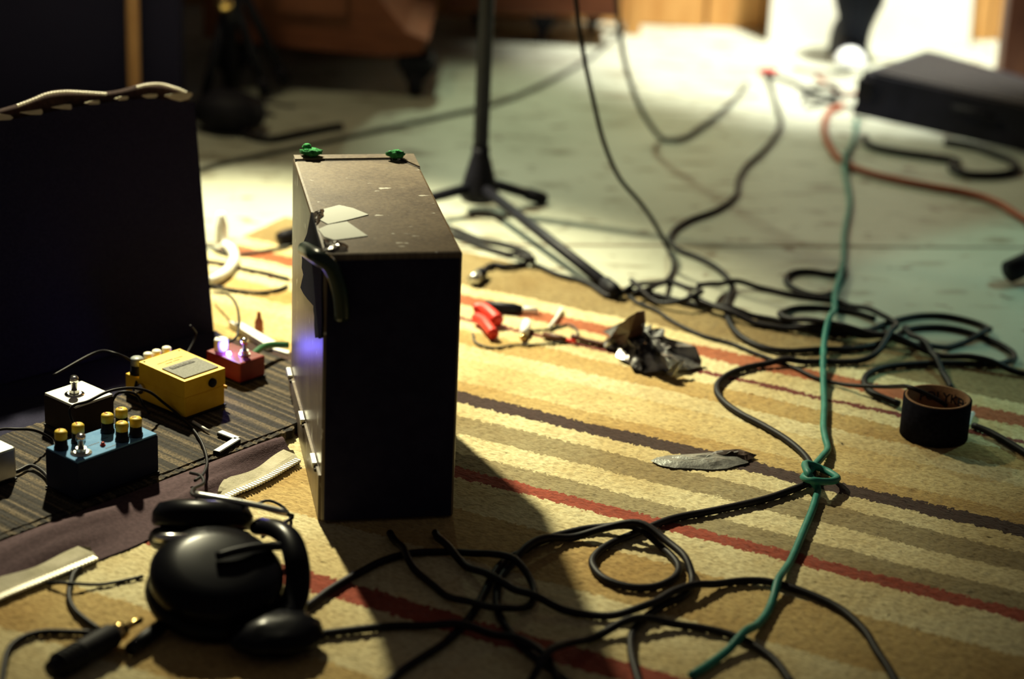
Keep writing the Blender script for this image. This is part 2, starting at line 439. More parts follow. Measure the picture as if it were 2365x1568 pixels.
def blob(c, r, seed=0, amp=0.15, sub=2, freq=60.0):
    """a lumpy ellipsoid"""
    bm = bmesh.new(); bmesh.ops.create_icosphere(bm, subdivisions=sub, radius=1)
    rs = np.random.default_rng(seed); vs = []
    for v in bm.verts:
        k = 1 + amp * rs.uniform(-1, 1)
        vs.append((c[0] + v.co.x * r[0] * k, c[1] + v.co.y * r[1] * k, c[2] + v.co.z * r[2] * k))
    fs = [[v.index for v in f.verts] for f in bm.faces]; bm.free()
    return vs, fs


def spline(P, step=0.006):
    """Catmull-Rom through P, resampled at about equal steps"""
    P = [np.asarray(p, float) for p in P]
    if len(P) == 2:
        n = max(2, int(np.linalg.norm(P[1] - P[0]) / step)); return np.array([P[0] + (P[1] - P[0]) * t for t in np.linspace(0, 1, n)])
    Q = [2 * P[0] - P[1]] + P + [2 * P[-1] - P[-2]]; out = []
    for i in range(1, len(Q) - 2):
        p0, p1, p2, p3 = Q[i - 1], Q[i], Q[i + 1], Q[i + 2]
        d = lambda a, b: max(np.linalg.norm(a - b), 1e-6) ** 0.5
        t0 = 0; t1 = t0 + d(p0, p1); t2 = t1 + d(p1, p2); t3 = t2 + d(p2, p3)
        for t in np.linspace(t1, t2, 14, endpoint=False):
            A1 = (t1 - t) / (t1 - t0) * p0 + (t - t0) / (t1 - t0) * p1
            A2 = (t2 - t) / (t2 - t1) * p1 + (t - t1) / (t2 - t1) * p2
            A3 = (t3 - t) / (t3 - t2) * p2 + (t - t2) / (t3 - t2) * p3
            B1 = (t2 - t) / (t2 - t0) * A1 + (t - t0) / (t2 - t0) * A2
            B2 = (t3 - t) / (t3 - t1) * A2 + (t - t1) / (t3 - t1) * A3
            out.append((t2 - t) / (t2 - t1) * B1 + (t - t1) / (t2 - t1) * B2)
    out.append(P[-1]); out = np.array(out)
    s = np.r_[0, np.cumsum(np.linalg.norm(np.diff(out, axis=0), axis=1))]
    n = max(3, int(s[-1] / step)); ss = np.linspace(0, s[-1], n)
    return np.stack([np.interp(ss, s, out[:, k]) for k in range(3)], 1)


LAID = []          # samples of all cables already lying on the ground: x, y, z, r


def lay(P2, r, free=None, step=0.006):
    """rest a plan path on the ground and over every cable it crosses"""
    c = spline([(p[0], p[1], 0.0) for p in P2], step)
    n = len(c); base = np.array([ground(x, y) for x, y in c[:, :2]])
    z = base + r
    if LAID:
        A = np.concatenate(LAID)
        for i in range(n):
            d2 = (A[:, 0] - c[i, 0]) ** 2 + (A[:, 1] - c[i, 1]) ** 2
            k = d2 < (r + A[:, 3]) ** 2 * 1.1
            if k.any(): z[i] = max(z[i], (A[k, 2] + A[k, 3] + r * 1.02).max())
    s = np.arange(n) * step; k0 = int(6 * r / step) + 4
    for i in range(n):                                       # the path's own earlier loops
        if i > k0:
            d2 = (c[:i - k0, 0] - c[i, 0]) ** 2 + (c[:i - k0, 1] - c[i, 1]) ** 2
            k = d2 < (2 * r) ** 2 * 1.1
            if k.any(): z[i] = max(z[i], z[:i - k0][k].max() + 2.04 * r)
    D = np.abs(s[:, None] - s[None, :]); z = (z[None, :] - 0.28 * D).max(1)
    zz = z.copy()
    for _ in range(2): zz[1:-1] = np.maximum((zz[:-2] + zz[1:-1] + zz[2:]) / 3, z[1:-1] * 0 + base[1:-1] + r)
    c[:, 2] = zz
    LAID.append(np.c_[c, np.full(n, r)])
    return c


def cable(name, label, px, r=0.0036, material='cable', cat='cable', group=None, n=8):
    """px: pixels of the photograph on the ground, or 3-D points for a stretch in the air"""
    flat = all(len(p) == 2 for p in px)
    if flat:
        c = lay([G(*p)[:2] for p in px], r)
    else:
        c = spline([G(*p) + np.array([0, 0, r]) if len(p) == 2 else np.asarray(p, float) for p in px])
        low = c[c[:, 2] < 0.02]
        if len(low): LAID.append(np.c_[low, np.full(len(low), r)])
    o = MB().tube(c, r, n).build(name, M[material])
    return tag(o, label, cat, group)


# ================================================================== the room
fl = MB().box((0, 3.0, FLOOR - 0.05), (9, 9, 0.1)).build('floor', floor_mat()); fl['kind'] = 'structure'
# floor joint: a narrow groove filled with dirt
j0, j1 = at(1270, 566, FLOOR), at(2420, 572, FLOOR)
jd = (j1 - j0) / np.linalg.norm(j1 - j0)
jn = np.array([-jd[1], jd[0], 0]) * 0.004
tj = MB().prism([j0 - jn - jd, j1 - jn + jd, j1 + jn + jd, j0 + jn - jd], (0, 0, 0.0006)).build('trim_1', mat('joint_filler', (0.16, 0.13, 0.09), 0.9, c2=(0.24, 0.2, 0.15)))
tj['kind'] = 'structure'

# back wall of vertical boards
wallY = 4.50
wb = MB().box((0.55, wallY + 0.06, 0.9), (3.6, 0.04, 1.82)).build('wall_back', M['wood_dark']); wb['kind'] = 'structure'
bx = -1.2; k = 0
board_me = {}
while bx < 2.3:
    wd = (0.16, 0.12, 0.19)[k % 3]
    if wd not in board_me: board_me[wd] = MB().box((0, 0, 0.9), (wd - 0.006, 0.022, 1.82), bevel=0.003).mesh('board')
    o = bpy.data.objects.new('board', board_me[wd]); COL.objects.link(o); o.parent = wb
    if not board_me[wd].materials: board_me[wd].materials.append(M['wood_orange'])
    o.location = (bx + wd / 2, wallY + (0.012 if k % 2 else 0.020), 0.0); bx += wd; k += 1
for s_, x0, x1 in ((0, at_y(1442, 80, 4.42)[0], at_y(1478, 80, 4.42)[0]),):
    st = MB().box(((x0 + x1) / 2, 4.42, 0.7), (x1 - x0, 0.03, 1.42), bevel=0.003).build('wood_batten', M['wood_orange'])
    tag(st, 'pale orange wooden batten standing upright against the back wall', 'batten')

# pale board leaning on the wall in the flood lamp's light
x0, x1 = at_y(1772, 60, 4.44)[0], at_y(2236, 60, 4.44)[0]
PB = MB().prism([(x0, 4.40, FLOOR), (x1, 4.40, FLOOR), (x1 - 0.01, 4.475, 0.62), (x0 + 0.008, 4.475, 0.60)], (0, 0.012, 0.001)).build('pale_board', mat('off_white_board', (0.72, 0.70, 0.58), 0.7, c2=(0.80, 0.79, 0.70), scale=7, bump=0.1))
tag(PB, 'off-white board leaning against the back wall behind the trouser leg, brightly lit', 'board')

# ------------------------------------------------------------------ rug
nu, nv = 430, 406
us = np.linspace(RUG_L, RUG_R, nu); vs_ = np.linspace(0, RUG_N, nv)
Ug, Vg = np.meshgrid(us, vs_, indexing='ij')
wob = 0.004 * np.sin(Ug * 9.0) + 0.003 * np.sin(Ug * 23 + 1)
Vw = Vg + wob * np.clip(1 - Vg / 0.15, 0, 1)
Z = -0.0016 * rng.random((nu, nv)) ** 1.5
Z[0, :] = Z[-1, :] = -0.0095; Z[:, 0] = Z[:, -1] = -0.0095
Z[1, :] = np.minimum(Z[1, :], -0.002); Z[:, 1] = np.minimum(Z[:, 1], -0.002)
jit = 0.0008
co = np.stack([Ug + rng.normal(0, jit, Ug.shape), Vw + rng.normal(0, jit, Ug.shape), Z], -1).reshape(-1, 3)
idx = np.arange(nu * nv).reshape(nu, nv)
fq = np.stack([idx[:-1, :-1], idx[:-1, 1:], idx[1:, 1:], idx[1:, :-1]], -1).reshape(-1, 4)
me = bpy.data.meshes.new('striped_rug')
me.vertices.add(len(co)); me.vertices.foreach_set('co', co.ravel())
me.loops.add(fq.size); me.loops.foreach_set('vertex_index', fq.ravel().astype(np.int32))
me.polygons.add(len(fq)); me.polygons.foreach_set('loop_start', np.arange(0, fq.size, 4, dtype=np.int32))
me.polygons.foreach_set('use_smooth', np.ones(len(fq), dtype=bool))
me.update(); me.validate()
rug = bpy.data.objects.new('striped_rug', me); COL.objects.link(rug); me.materials.append(rug_mat())
# object axes: X along the stripes, Y across them towards the camera (a mirrored frame, so flip with scale)
rug.matrix_world = Matrix(((RU[0], RV[0], 0, RO[0]), (RU[1], RV[1], 0, RO[1]), (0, 0, 1, 0), (0, 0, 0, 1)))
tag(rug, 'large rug with cream, tan, red and dark brown stripes spread on the concrete floor', 'rug')

# ================================================================== metal equipment box
YAW = 0.19952; BW, BD, BH = 0.13884, 0.34269, 0.29301
EX = np.array([math.cos(YAW), math.sin(YAW), 0]); EY = np.array([-math.sin(YAW), math.cos(YAW), 0])
BO = np.array([-0.18902, 2.06454, 0.0])
bc = BO + EX * BW / 2 + EY * BD / 2
BOX = thing('equipment_box', 'tall scuffed brown metal equipment box standing on the striped rug, silver tape on top', 'box', tuple(bc), YAW)


def bl(x, y, z):  # box corner coordinates -> its local frame
    return (x - BW / 2, y - BD / 2, z)


MB().box((0, 0, BH / 2), (BW, BD, BH), bevel=0.003).build('body', M['boxpaint'], BOX)
fp = MB().box(bl(BW / 2, -0.0012, BH / 2 - 0.002), (BW - 0.006, 0.003, BH - 0.010), bevel=0.0008).build('front_panel', M['navy'], BOX)
# raised plate along the back of the top, cut on a slant at its right end
top = lambda x, y: bl(x, y, BH)
MB().prism([top(0.001, BD - 0.001), top(0.001, BD - 0.017), top(BW * 0.86, BD - 0.015), top(BW - 0.001, BD - 0.052), top(BW - 0.001, BD - 0.001)], (0, 0, 0.0022)).build('back_plate', M['boxpaint'], BOX)
MB().prism([top(0.001, BD - 0.0168), top(0.001, BD - 0.0192), top(BW * 0.85, BD - 0.0172), top(BW - 0.001, BD - 0.0545), top(BW - 0.001, BD - 0.0518), top(BW * 0.86, BD - 0.0148)], (0, 0, 0.0006)).build('seam', M['print'], BOX)
# flange along the foot of the left side, with three clips
MB().prism([bl(0, 0.004, 0.002), bl(0, 0.004, 0.052), bl(0, BD - 0.002, 0.034), bl(0, BD - 0.002, 0.002)], (-0.0028, 0, 0)).build('flange', M['boxpaint'], BOX)
for (y, z) in ((0.045, 0.0505), (0.175, 0.044), (0.325, 0.036)):
    MB().box(bl(-0.0036, y, z), (0.006, 0.026, 0.006), bevel=0.001).build('clip', M['steel'], BOX)
    MB().box(bl(-0.0032, y - 0.016, z - 0.003), (0.0036, 0.006, 0.004), bevel=0.001).build('screw', M['print'], BOX)


def on_top(px, py):
    return at(px, py, BH)


def on_left(px, py):
    return at_plane(px, py, BO, -EX)


def on_front(px, py, off=0.0):
    return at_plane(px, py, BO - EY * off, -EY)


for nm, pts in (('silver_tape', [(731, 505), (748, 484), (783, 475), (815, 482), (851, 497), (800, 510), (757, 519)]),
                ('silver_tape', [(735, 531), (757, 521), (801, 513), (849, 546), (812, 551), (772, 556), (748, 548)])):
    MB().prism([on_top(*p) for p in pts], (0, 0, 0.0009)).build_at(nm, M['silver'], BOX)
# creased dark tape at the torn front corner
def crumple(outline, zf, seed, n=9, amp=0.002):
    """an irregular, creased sheet filling a plan outline (list of 3-D points)"""
    rs = np.random.default_rng(seed); P = np.array(outline); c = P.mean(0); vs = [c + np.array([0, 0, zf])]; fs = []; R = 4; K = len(P)
    for j in range(1, R + 1):
        for i in range(K):
            p = c + (P[i] - c) * j / R; lift = zf * (1 - (j / R) ** 2) + rs.uniform(0, amp) * (1 if j < R else 0.3)
            vs.append(p + np.array([rs.normal(0, amp * .5), rs.normal(0, amp * .5), lift]))
    for i in range(K):
        fs.append((0, 1 + i, 1 + (i + 1) % K))
        for j in range(R - 1):
            a = 1 + j * K + i; b = 1 + j * K + (i + 1) % K; fs += [(a, a + K, b + K), (a, b + K, b)]
    return vs, fs


def dense(pts, k=3):
    out = []
    for i in range(len(pts)):
        a, b = np.asarray(pts[i], float), np.asarray(pts[(i + 1) % len(pts)], float)
        out += [a + (b - a) * t / k for t in range(k)]
    return out


GT = mat('glossy_dark_tape', (0.05, 0.04, 0.035), 0.18, c2=(0.10, 0.085, 0.07), coat=0.5)
m_ = MB()
m_.add(*crumple(dense([on_top(*p) for p in [(746, 552), (770, 557), (800, 566), (806, 581), (760, 584), (748, 580)]]), 0.003, 3)).build_at('creased_tape', GT, BOX)
m_ = MB(); m_.add(*crumple(dense([on_top(*p) for p in [(722, 492), (740, 488), (750, 486), (744, 503), (732, 522), (728, 508)]]), 0.003, 4))
m_.build_at('creased_tape', GT, BOX)
# torn black tape hanging down the left side
torn = [(722, 490), (716, 520), (712, 540), (704, 560), (699, 575), (701, 600), (700, 618), (704, 634), (700, 650), (697, 664), (704, 678), (713, 690), (727, 706),
        (727, 716), (729, 730), (729, 752), (731, 780), (736, 778), (740, 782), (746, 779), (747, 740), (747, 690), (747, 640), (747, 600), (746, 585), (735, 545)]
MB().prism([on_left(*p) + EX * 0.0002 for p in torn], tuple(-EX * 0.0018)).build_at('torn_tape', M['tape_black'], BOX)
# thick dark hose looping out of the torn corner and down the front
hp_ = [on_left(722, 575) - EX * 0.008 + EY * 0.0, on_front(738, 596, 0.010), on_front(757, 608, 0.013), on_front(772, 632, 0.013), on_front(783, 668, 0.0125),
       on_front(788, 700, 0.0115), on_front(790, 735, 0.0095)]
MB().tube(spline(hp_, 0.004), 0.0080, 12).build_at('hose', mat('dark_green_hose', (0.008, 0.022, 0.015), 0.3, c2=(0.014, 0.034, 0.024), spec=0.4), BOX)
for i, (px, py, rx, ry, lab) in enumerate(((718, 364, 0.012, 0.017, 'tuft of green felt on the left back corner of the metal box'),
                                           (914, 369, 0.010, 0.011, 'smaller tuft of green felt near the right back corner of the metal box'))):
    p = on_top(px, py); vs, fs = blob((0, 0, 0.0045), (rx, ry * 0.55, 0.0045), 20 + i, 0.25, 3)
    if i == 0:
        v2, f2 = blob((-0.005, 0.003, 0.0085), (0.0055, 0.004, 0.0045), 33, 0.3, 2)
        mb = MB().add(vs, fs, True).add(v2, f2, True)
    else:
        mb = MB().add(vs, fs, True)
    tag(mb.build('felt_tuft', M['felt'], loc=tuple(p + np.array([0, 0, 0.0022])), rotz=YAW - 0.25), lab, 'felt')

# ================================================================== open soft case, ribbed mat
CYAW = math.atan2(CA[1], CA[0])
CASE = thing('soft_case', 'open black soft case with raised lid and cream zipper, under the ribbed mat', 'case', tuple(case(0, 0.1, 0)), CYAW)
LB = np.array([-0.376, 2.60, 0.0]); LD = -np.array([math.cos(math.radians(44)), math.sin(math.radians(44)), 0])
LT = at(449, 236, 0.272)                                          # top right corner of the lid, which leans back a little
LU = (LT - LB) / LT[2]
LN = np.cross(LD, LU); LN /= np.linalg.norm(LN); LN = LN if LN[1] > 0 else -LN   # away from the camera
LLEN = 0.46


def lid_s(p): return float((p - LB - LU * p[2]) @ LD)


def lid_at(s, z): return LB + LD * s + LU * z


topline = [(449, 236), (400, 232), (350, 226), (300, 230), (250, 236), (200, 243), (150, 252), (100, 262), (50, 271), (0, 280), (-60, 292), (-140, 306)]
# height of the lid's rim, read along its length
rim = []
for px, py in topline:
    p = at_plane(px, py, LB, LN); rim.append((lid_s(p), p[2]))
rim.sort()
rs_, rz_ = [r[0] for r in rim], [r[1] for r in rim]


def lid_top(s):
    return float(np.interp(s, rs_, rz_))


vs = []; fs = []; NS, NZ = 28, 10
for side, off in ((0, 0.0), (1, 0.026)):
    for i in range(NS + 1):
        s = LLEN * i / NS; hz = lid_top(s)
        for j in range(NZ + 1):
            t = j / NZ; p = lid_at(s, 0.001 + (hz - 0.001) * t) + LN * (off + 0.003 * math.sin(t * 3.14) * math.sin(s * 20)); vs.append((p[0], p[1], max(0.0008, p[2])))
K = (NS + 1) * (NZ + 1); ix = lambda sd, i, j: sd * K + i * (NZ + 1) + j
for i in range(NS):
    for j in range(NZ):
        fs += [(ix(0, i, j), ix(0, i + 1, j), ix(0, i + 1, j + 1), ix(0, i, j + 1)), (ix(1, i, j), ix(1, i, j + 1), ix(1, i + 1, j + 1), ix(1, i + 1, j))]
    fs += [(ix(0, i, NZ), ix(0, i + 1, NZ), ix(1, i + 1, NZ), ix(1, i, NZ)), (ix(0, i, 0), ix(1, i, 0), ix(1, i + 1, 0), ix(0, i + 1, 0))]
for j in range(NZ):
    fs += [(ix(0, 0, j), ix(0, 0, j + 1), ix(1, 0, j + 1), ix(1, 0, j)), (ix(0, NS, j), ix(1, NS, j), ix(1, NS, j + 1), ix(0, NS, j + 1))]
MB().add(vs, fs).build_at('lid', M['fabric'], CASE)
# zipper edge billowing above the rim
wave = [(440, 218), (425, 209), (405, 200), (370, 190), (330, 192), (290, 204), (245, 212), (200, 210), (150, 207), (110, 212), (70, 228), (40, 240), (0, 252), (-60, 275)]
zl = [at_plane(px, py, LB + LN * 0.014, LN) for px, py in wave]
zlc = spline(zl, 0.006)
vs = []; fs = []
for i, p in enumerate(zlc):
    s = lid_s(p); b = lid_at(min(max(s, 0.002), LLEN), min(lid_top(s), p[2]) - 0.002) + LN * 0.018
    vs += [b, (b + p) / 2 - LN * 0.004, p, p + LN * 0.0015, b + LN * 0.0015]
for i in range(len(zlc) - 1):
    a, b = i * 5, (i + 1) * 5
    fs += [(a + k, a + (k + 1) % 5, b + (k + 1) % 5, b + k) for k in range(5)]
MB().add(vs, fs, True).build_at('lid_binding', mat('binding', (0.020, 0.009, 0.008), 0.85, c2=(0.034, 0.016, 0.013), scale=200, spec=0.1), CASE)
zt = MB()
for seg in ([(243, 217), (200, 214), (150, 212), (110, 217), (75, 231), (42, 243)], [(435, 217), (420, 209), (400, 202), (372, 195), (340, 196), (318, 201)]):
    c = spline([at_plane(px, py, LB + LN * 0.009, LN) for px, py in seg], 0.0042)
    for i, p in enumerate(c):
        zt.box(p, (0.0028, 0.002, 0.0026), math.atan2(LD[1], LD[0]))
o = zt.build_at('zipper_teeth', M['teeth'], CASE); o['kind'] = 'stuff'
# pale raised patches imitating light on the rim between the zipper's shadows
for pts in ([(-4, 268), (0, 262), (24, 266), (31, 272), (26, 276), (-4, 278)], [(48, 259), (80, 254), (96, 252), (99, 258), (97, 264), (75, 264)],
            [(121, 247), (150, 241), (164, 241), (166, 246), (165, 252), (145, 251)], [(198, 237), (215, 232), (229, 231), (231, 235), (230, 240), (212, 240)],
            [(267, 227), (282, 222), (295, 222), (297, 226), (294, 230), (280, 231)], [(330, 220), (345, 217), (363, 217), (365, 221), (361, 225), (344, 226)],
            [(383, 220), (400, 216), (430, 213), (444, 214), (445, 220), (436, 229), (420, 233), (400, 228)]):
    MB().prism([at_plane(px, py, LB - LN * 0.0045, LN) for px, py in pts], tuple(LN * 0.004)).build_at('rim_light_patch', M['ziptape'], CASE)
# front flap on the rug, with its zipper tape
zip_out = [(712, 1058), (665, 1085), (620, 1112), (575, 1134), (545, 1146), (480, 1180), (420, 1215), (350, 1245), (300, 1268), (240, 1291), (190, 1312), (100, 1349), (0, 1390), (-80, 1430)]
zo = spline([G(*p) for p in zip_out], 0.008)
keep = [p for p in zo if ((p - BO) @ EX) < -0.006]; zo = np.array(keep)
NW = 12; vs = []; fs = []
ins = []
for i, p in enumerate(zo):
    a = float((p[:2] - CO) @ CA); inn = case(a + 0.012, 0.010, 0.010)
    if ((inn - BO) @ EX) > -0.006: inn = inn - EX * (((inn - BO) @ EX) + 0.006)
    ins.append(inn)
    for j in range(NW + 1):
        t = j / NW; q = inn + (p - inn) * t
        fold = 0.010 * math.exp(-((t - 0.30) / 0.18) ** 2) * (0.8 + 0.5 * math.sin(a * 24)) + 0.006 * math.exp(-((t - 0.58) / 0.11) ** 2) * (0.7 + 0.6 * math.sin(a * 31 + 2))
        q[2] = 0.009 * (1 - t) + fold + 0.0015; vs.append(q)
n0 = len(vs)
for q in list(vs): vs.append(np.array([q[0], q[1], q[2] - 0.0014]))
for i in range(len(zo) - 1):
    for j in range(NW):
        a = i * (NW + 1) + j; b = a + NW + 1
        fs += [(a, a + 1, b + 1, b), (n0 + a, n0 + b, n0 + b + 1, n0 + a + 1)]
MB().add(vs, fs, True).build_at('front_flap', M['flap'], CASE)
for lo, hi, nm in ((0, 0.30, 'zipper_tape'), (0.66, 0.97, 'zipper_tape')):
    i0, i1 = int(lo * len(zo)), int(hi * len(zo)); vs = []; fs = []
    for p, inn in zip(zo[i0:i1], ins[i0:i1]):
        d = (inn - p); d[2] = 0; d /= np.linalg.norm(d)
        k = len(vs) // 4
        e = min(1.0, (k + 1) / 2.0, (i1 - i0 - k) / 4.0)
        for (off, zz) in ((-0.001, 0.0035), (0.010, 0.0055), (0.004 + 0.020 * e, 0.0085), (0.004 + 0.020 * e, 0.0065)):
            q = p + d * (off + (0.0022 * math.sin(k * 0.55) if off > 0.012 else 0)); q[2] = zz + (0.0012 * math.sin(k * 0.42 + off * 90) + 0.0006 if off > 0 else 0); vs.append(q)
    for i in range(len(vs) // 4 - 1):
        a, b = i * 4, i * 4 + 4; fs += [(a + k, a + (k + 1) % 4, b + (k + 1) % 4, b + k) for k in range(4)]
    fs += [(0, 1, 2, 3), tuple(range(len(vs) - 4, len(vs)))]
    MB().add(vs, fs).build_at(nm, M['ziptape'], CASE)
    zt = MB()
    fine = spline(list(zo[i0:i1]), 0.0042)
    for i in range(1, len(fine) - 1):
        p = fine[i]; t = fine[i + 1] - fine[i - 1]
        zt.box((p[0], p[1], 0.0048), (0.0022, 0.0075, 0.003), math.atan2(t[1], t[0]))
    o = zt.build_at('zipper_teeth', M['teeth'], CASE); o['kind'] = 'stuff'

MB().prism([case(-0.30, 0.2235, 0.0008), case(0.285, 0.2235, 0.0008), LB + (0.004, -0.012, 0.0008), LB + LD * 0.44 + (0.004, -0.012, 0.0008)], (0, 0, 0.006)).build_at('base', M['fabric'], CASE)
# ribbed mat: cut so that it stops just short of the metal box
MAT = []
def clip_a(b):  # largest a before the box's left side
    lo_, hi_ = -0.3, 0.6
    for _ in range(40):
        mid = (lo_ + hi_) / 2; q = case(mid, b)
        if ((q - BO) @ EX) < -0.007 or ((q - BO) @ EY) > BD + .02: lo_ = mid
        else: hi_ = mid
    return min(lo_, 0.30)


NB = 60; NAa = 110
bs = np.linspace(0.014, 0.222, NB)
vs = []; fs = []
prof = [0.0014 * max(0, math.sin(2 * math.pi * i / 5)) for i in range(NAa + 1)]
for i in range(NAa + 1):
    for j, b in enumerate(bs):
        amax = clip_a(b) if not (0.30 < b) else 0.30
        a = -0.30 + (amax + 0.30) * i / NAa
        z = 0.0105 + 0.0012 * max(0, math.sin(a * 2 * math.pi / 0.0105)) + rng.uniform(-0.0003, 0.0003)
        bb = b + (rng.uniform(-0.0012, 0.0012) if j in (0, NB - 1) else 0)
        vs.append((a, bb, z))
n0 = len(vs)
for q in list(vs): vs.append((q[0], q[1], 0.0012))
for i in range(NAa):
    for j in range(NB - 1):
        a = i * NB + j; fs.append((a, a + NB, a + NB + 1, a + 1))
    for j in (0, NB - 1):
        a = i * NB + j; fs.append((a, a + NB, n0 + a + NB, n0 + a))
for j in range(NB - 1):
    for i in (0, NAa):
        a = i * NB + j; fs.append((a, a + 1, n0 + a + 1, n0 + a))
RM = MB().add(vs, fs).build('ribbed_mat', mat_mat(), loc=tuple(case(0, 0, 0)), rotz=CYAW)
tag(RM, 'dark brown ribbed carpet mat under the effects pedals', 'mat')
MT = 0.0118


# ================================================================== effects pedals (local x along CA, y along CB)
def pedal(name, label, a, b):
    return thing(name, label, 'effects pedal', tuple(case(a, b, MT)), CYAW)


def knob(parent, x, y, z, r, h, body, cap, name='knob', capname='cap', skirt=True):
    pr = [(r * 1.12, 0), (r * 1.12, h * 0.12), (r, h * 0.16), (r * 0.95, h * 0.58)] if skirt else [(r, 0), (r, h * 0.6)]
    k = MB().lathe(pr, (0, 0, 0), 24, flute=0.05).build(name, body, parent, loc=(x, y, z))
    MB().lathe([(r * 0.97, h * 0.56), (r * 0.97, h * 0.93), (r * 0.82, h)], (0, 0, 0), 24, flute=0.06).build(capname, cap, k)
    return k


def footswitch(parent, x, y, z, s=1.0):
    f = MB().lathe([(0.0078 * s, 0), (0.0078 * s, 0.002), (0.0055 * s, 0.0022), (0.0055 * s, 0.006)], n=18, smooth=False).build('footswitch', M['steel'], parent, loc=(x, y, z))
    MB().lathe([(0.0034 * s, 0.006), (0.0034 * s, 0.014), (0.0050 * s, 0.0145), (0.0052 * s, 0.0195), (0.0040 * s, 0.0215)], n=18).build('button', M['chrome'], f)
    return f


# yellow pedal
YP = pedal('effects_pedal', 'bright yellow effects pedal with grey rubber treadle pad on the ribbed mat', 0.118, 0.162)
MB().box((0, 0.006, 0.0135), (0.060, 0.104, 0.025), bevel=0.002).build('body', M['yellow'], YP)
MB().box((0, 0.006, 0.0012), (0.062, 0.108, 0.0024), bevel=0.0008).build('rubber_base', M['rubber'], YP)
MB().prism([(-0.0305, -0.046, 0.026), (-0.0305, -0.046, 0.046), (-0.0305, 0.032, 0.0475), (-0.0305, 0.032, 0.026)], (0.061, 0, 0)).build('treadle', M['yellow'], YP)
PADZ = lambda y: 0.046 + (y + 0.046) * (0.0015 / 0.078)
pd = MB().prism([(-0.0255, -0.040, PADZ(-.04)), (0.0255, -0.040, PADZ(-.04)), (0.0255, -0.002, PADZ(-.002)), (-0.0255, -0.002, PADZ(-.002))], (0, 0, 0.0014)).build('rubber_pad', M['pad'], YP)
MB().prism([(-0.019, -0.0125, PADZ(-.0125) + .0014), (0.015, -0.0125, PADZ(-.0125) + .0014), (0.015, -0.0065, PADZ(-.006) + .0014), (-0.019, -0.0065, PADZ(-.006) + .0014)], (0, 0, 0.0006)).build('badge', M['print'], pd)
g = MB()
for i in range(9):
    x = -0.0165 + i * 0.0036
    g.box((x, -0.0095, PADZ(-.0095) + .0022), (0.0009 if i % 2 else 0.0020, 0.0036 if i % 3 else 0.0022, 0.0004))
g.build('badge_lettering', M['pad'], pd)
g = MB()
for i, (x0, x1, y) in enumerate(((-0.019, -0.008, 0.0125), (-0.006, 0.004, 0.0132), (0.006, 0.017, 0.0125), (-0.012, -0.002, 0.0070), (0.000, 0.010, 0.0075))):
    x = x0
    while x < x1:
        g.box((x, y, PADZ(y) + 0.0002), (0.0012, random.uniform(0.0008, 0.0024), 0.0004), random.uniform(-.5, .5)); x += 0.0021
g.build('worn_print', M['print'], YP)
MB().lathe([(0.0052, 0), (0.0052, 0.003), (0.0035, 0.0042)], (0.010, -0.046, 0.034), 18, (0, -1, 0)).build('thumb_screw', M['black'], YP)
for x in (-0.026, 0.026):
    MB().lathe([(0.0012, 0), (0.0012, 0.0006)], (x, 0.028, PADZ(.028)), 10).build('screw', M['print'], YP)
for i, x in enumerate((-0.021, -0.0045, 0.0085, 0.0235)):
    if i == 0: knob(YP, x, 0.047, 0.026, 0.0078, 0.020, M['black'], M['greyknob'])
    else: knob(YP, x, 0.047, 0.026, 0.0058, 0.021, M['black'], M['knob_pale'])
jk = MB().lathe([(0.006, 0), (0.006, 0.004), (0.0042, 0.005), (0.0042, 0.011)], (-0.030, 0.028, 0.016), 16, (-1, 0, 0)).build('jack_socket', M['chrome'], YP)
MB().box((0.0312, -0.043, 0.0225), (0.002, 0.010, 0.004), bevel=0.0006).build('side_lug', M['yellow'], YP)

# red pedal
RP = pedal('effects_pedal', 'small dark red effects pedal with glowing blue light, behind the yellow pedal', 0.222, 0.179)
MB().box((0, 0, 0.0145), (0.040, 0.060, 0.025), bevel=0.0022).build('body', M['red'], RP)
MB().box((0, 0, 0.001), (0.042, 0.062, 0.002), bevel=0.0006).build('rubber_base', M['rubber'], RP)
footswitch(RP, 0.003, -0.012, 0.027, 0.9)
kb = MB().lathe([(0.0085, 0), (0.0085, 0.013), (0.0078, 0.0145)], n=20, flute=0.04).build('knob', M['white'], RP, loc=(-0.006, 0.0185, 0.027))
MB().box((0, 0.004, 0.0148), (0.001, 0.007, 0.0006)).build('pointer', M['print'], kb)
MB().lathe([(0.0030, 0), (0.0030, 0.001), (0.0022, 0.0028), (0.0010, 0.0034)], n=14).build('led', emit_mat('blue_led', (0.16, 0.15, 1.0), 60.0), RP, loc=(-0.009, 0.002, 0.027))
led = lamp('led_glow', 'POINT', tuple(case(0.222 - 0.009, 0.179 + 0.002, MT + 0.036)), None, 0.11, (0.16, 0.14, 1.0), 0.003)

# cream pedal
WP = pedal('effects_pedal', 'plain cream topped effects pedal with one footswitch, behind the blue pedal', -0.009, 0.182)
MB().box((0, 0, 0.0195), (0.054, 0.056, 0.035), bevel=0.002).build('body', mat('brown_enamel', (0.03, 0.02, 0.015), 0.6, spec=0.1), WP)
MB().box((0, 0, 0.038), (0.052, 0.054, 0.003), bevel=0.0008).build('top_plate', M['cream'], WP)
MB().box((0, 0, 0.001), (0.055, 0.057, 0.002)).build('rubber_base', M['rubber'], WP)
fs_ = footswitch(WP, -0.005, 0.001, 0.0395, 1.0)
MB().lathe([(0.011, 0), (0.011, 0.0006)], (-0.005, 0.001, 0.0395), 24).build('washer', M['chrome'], WP)

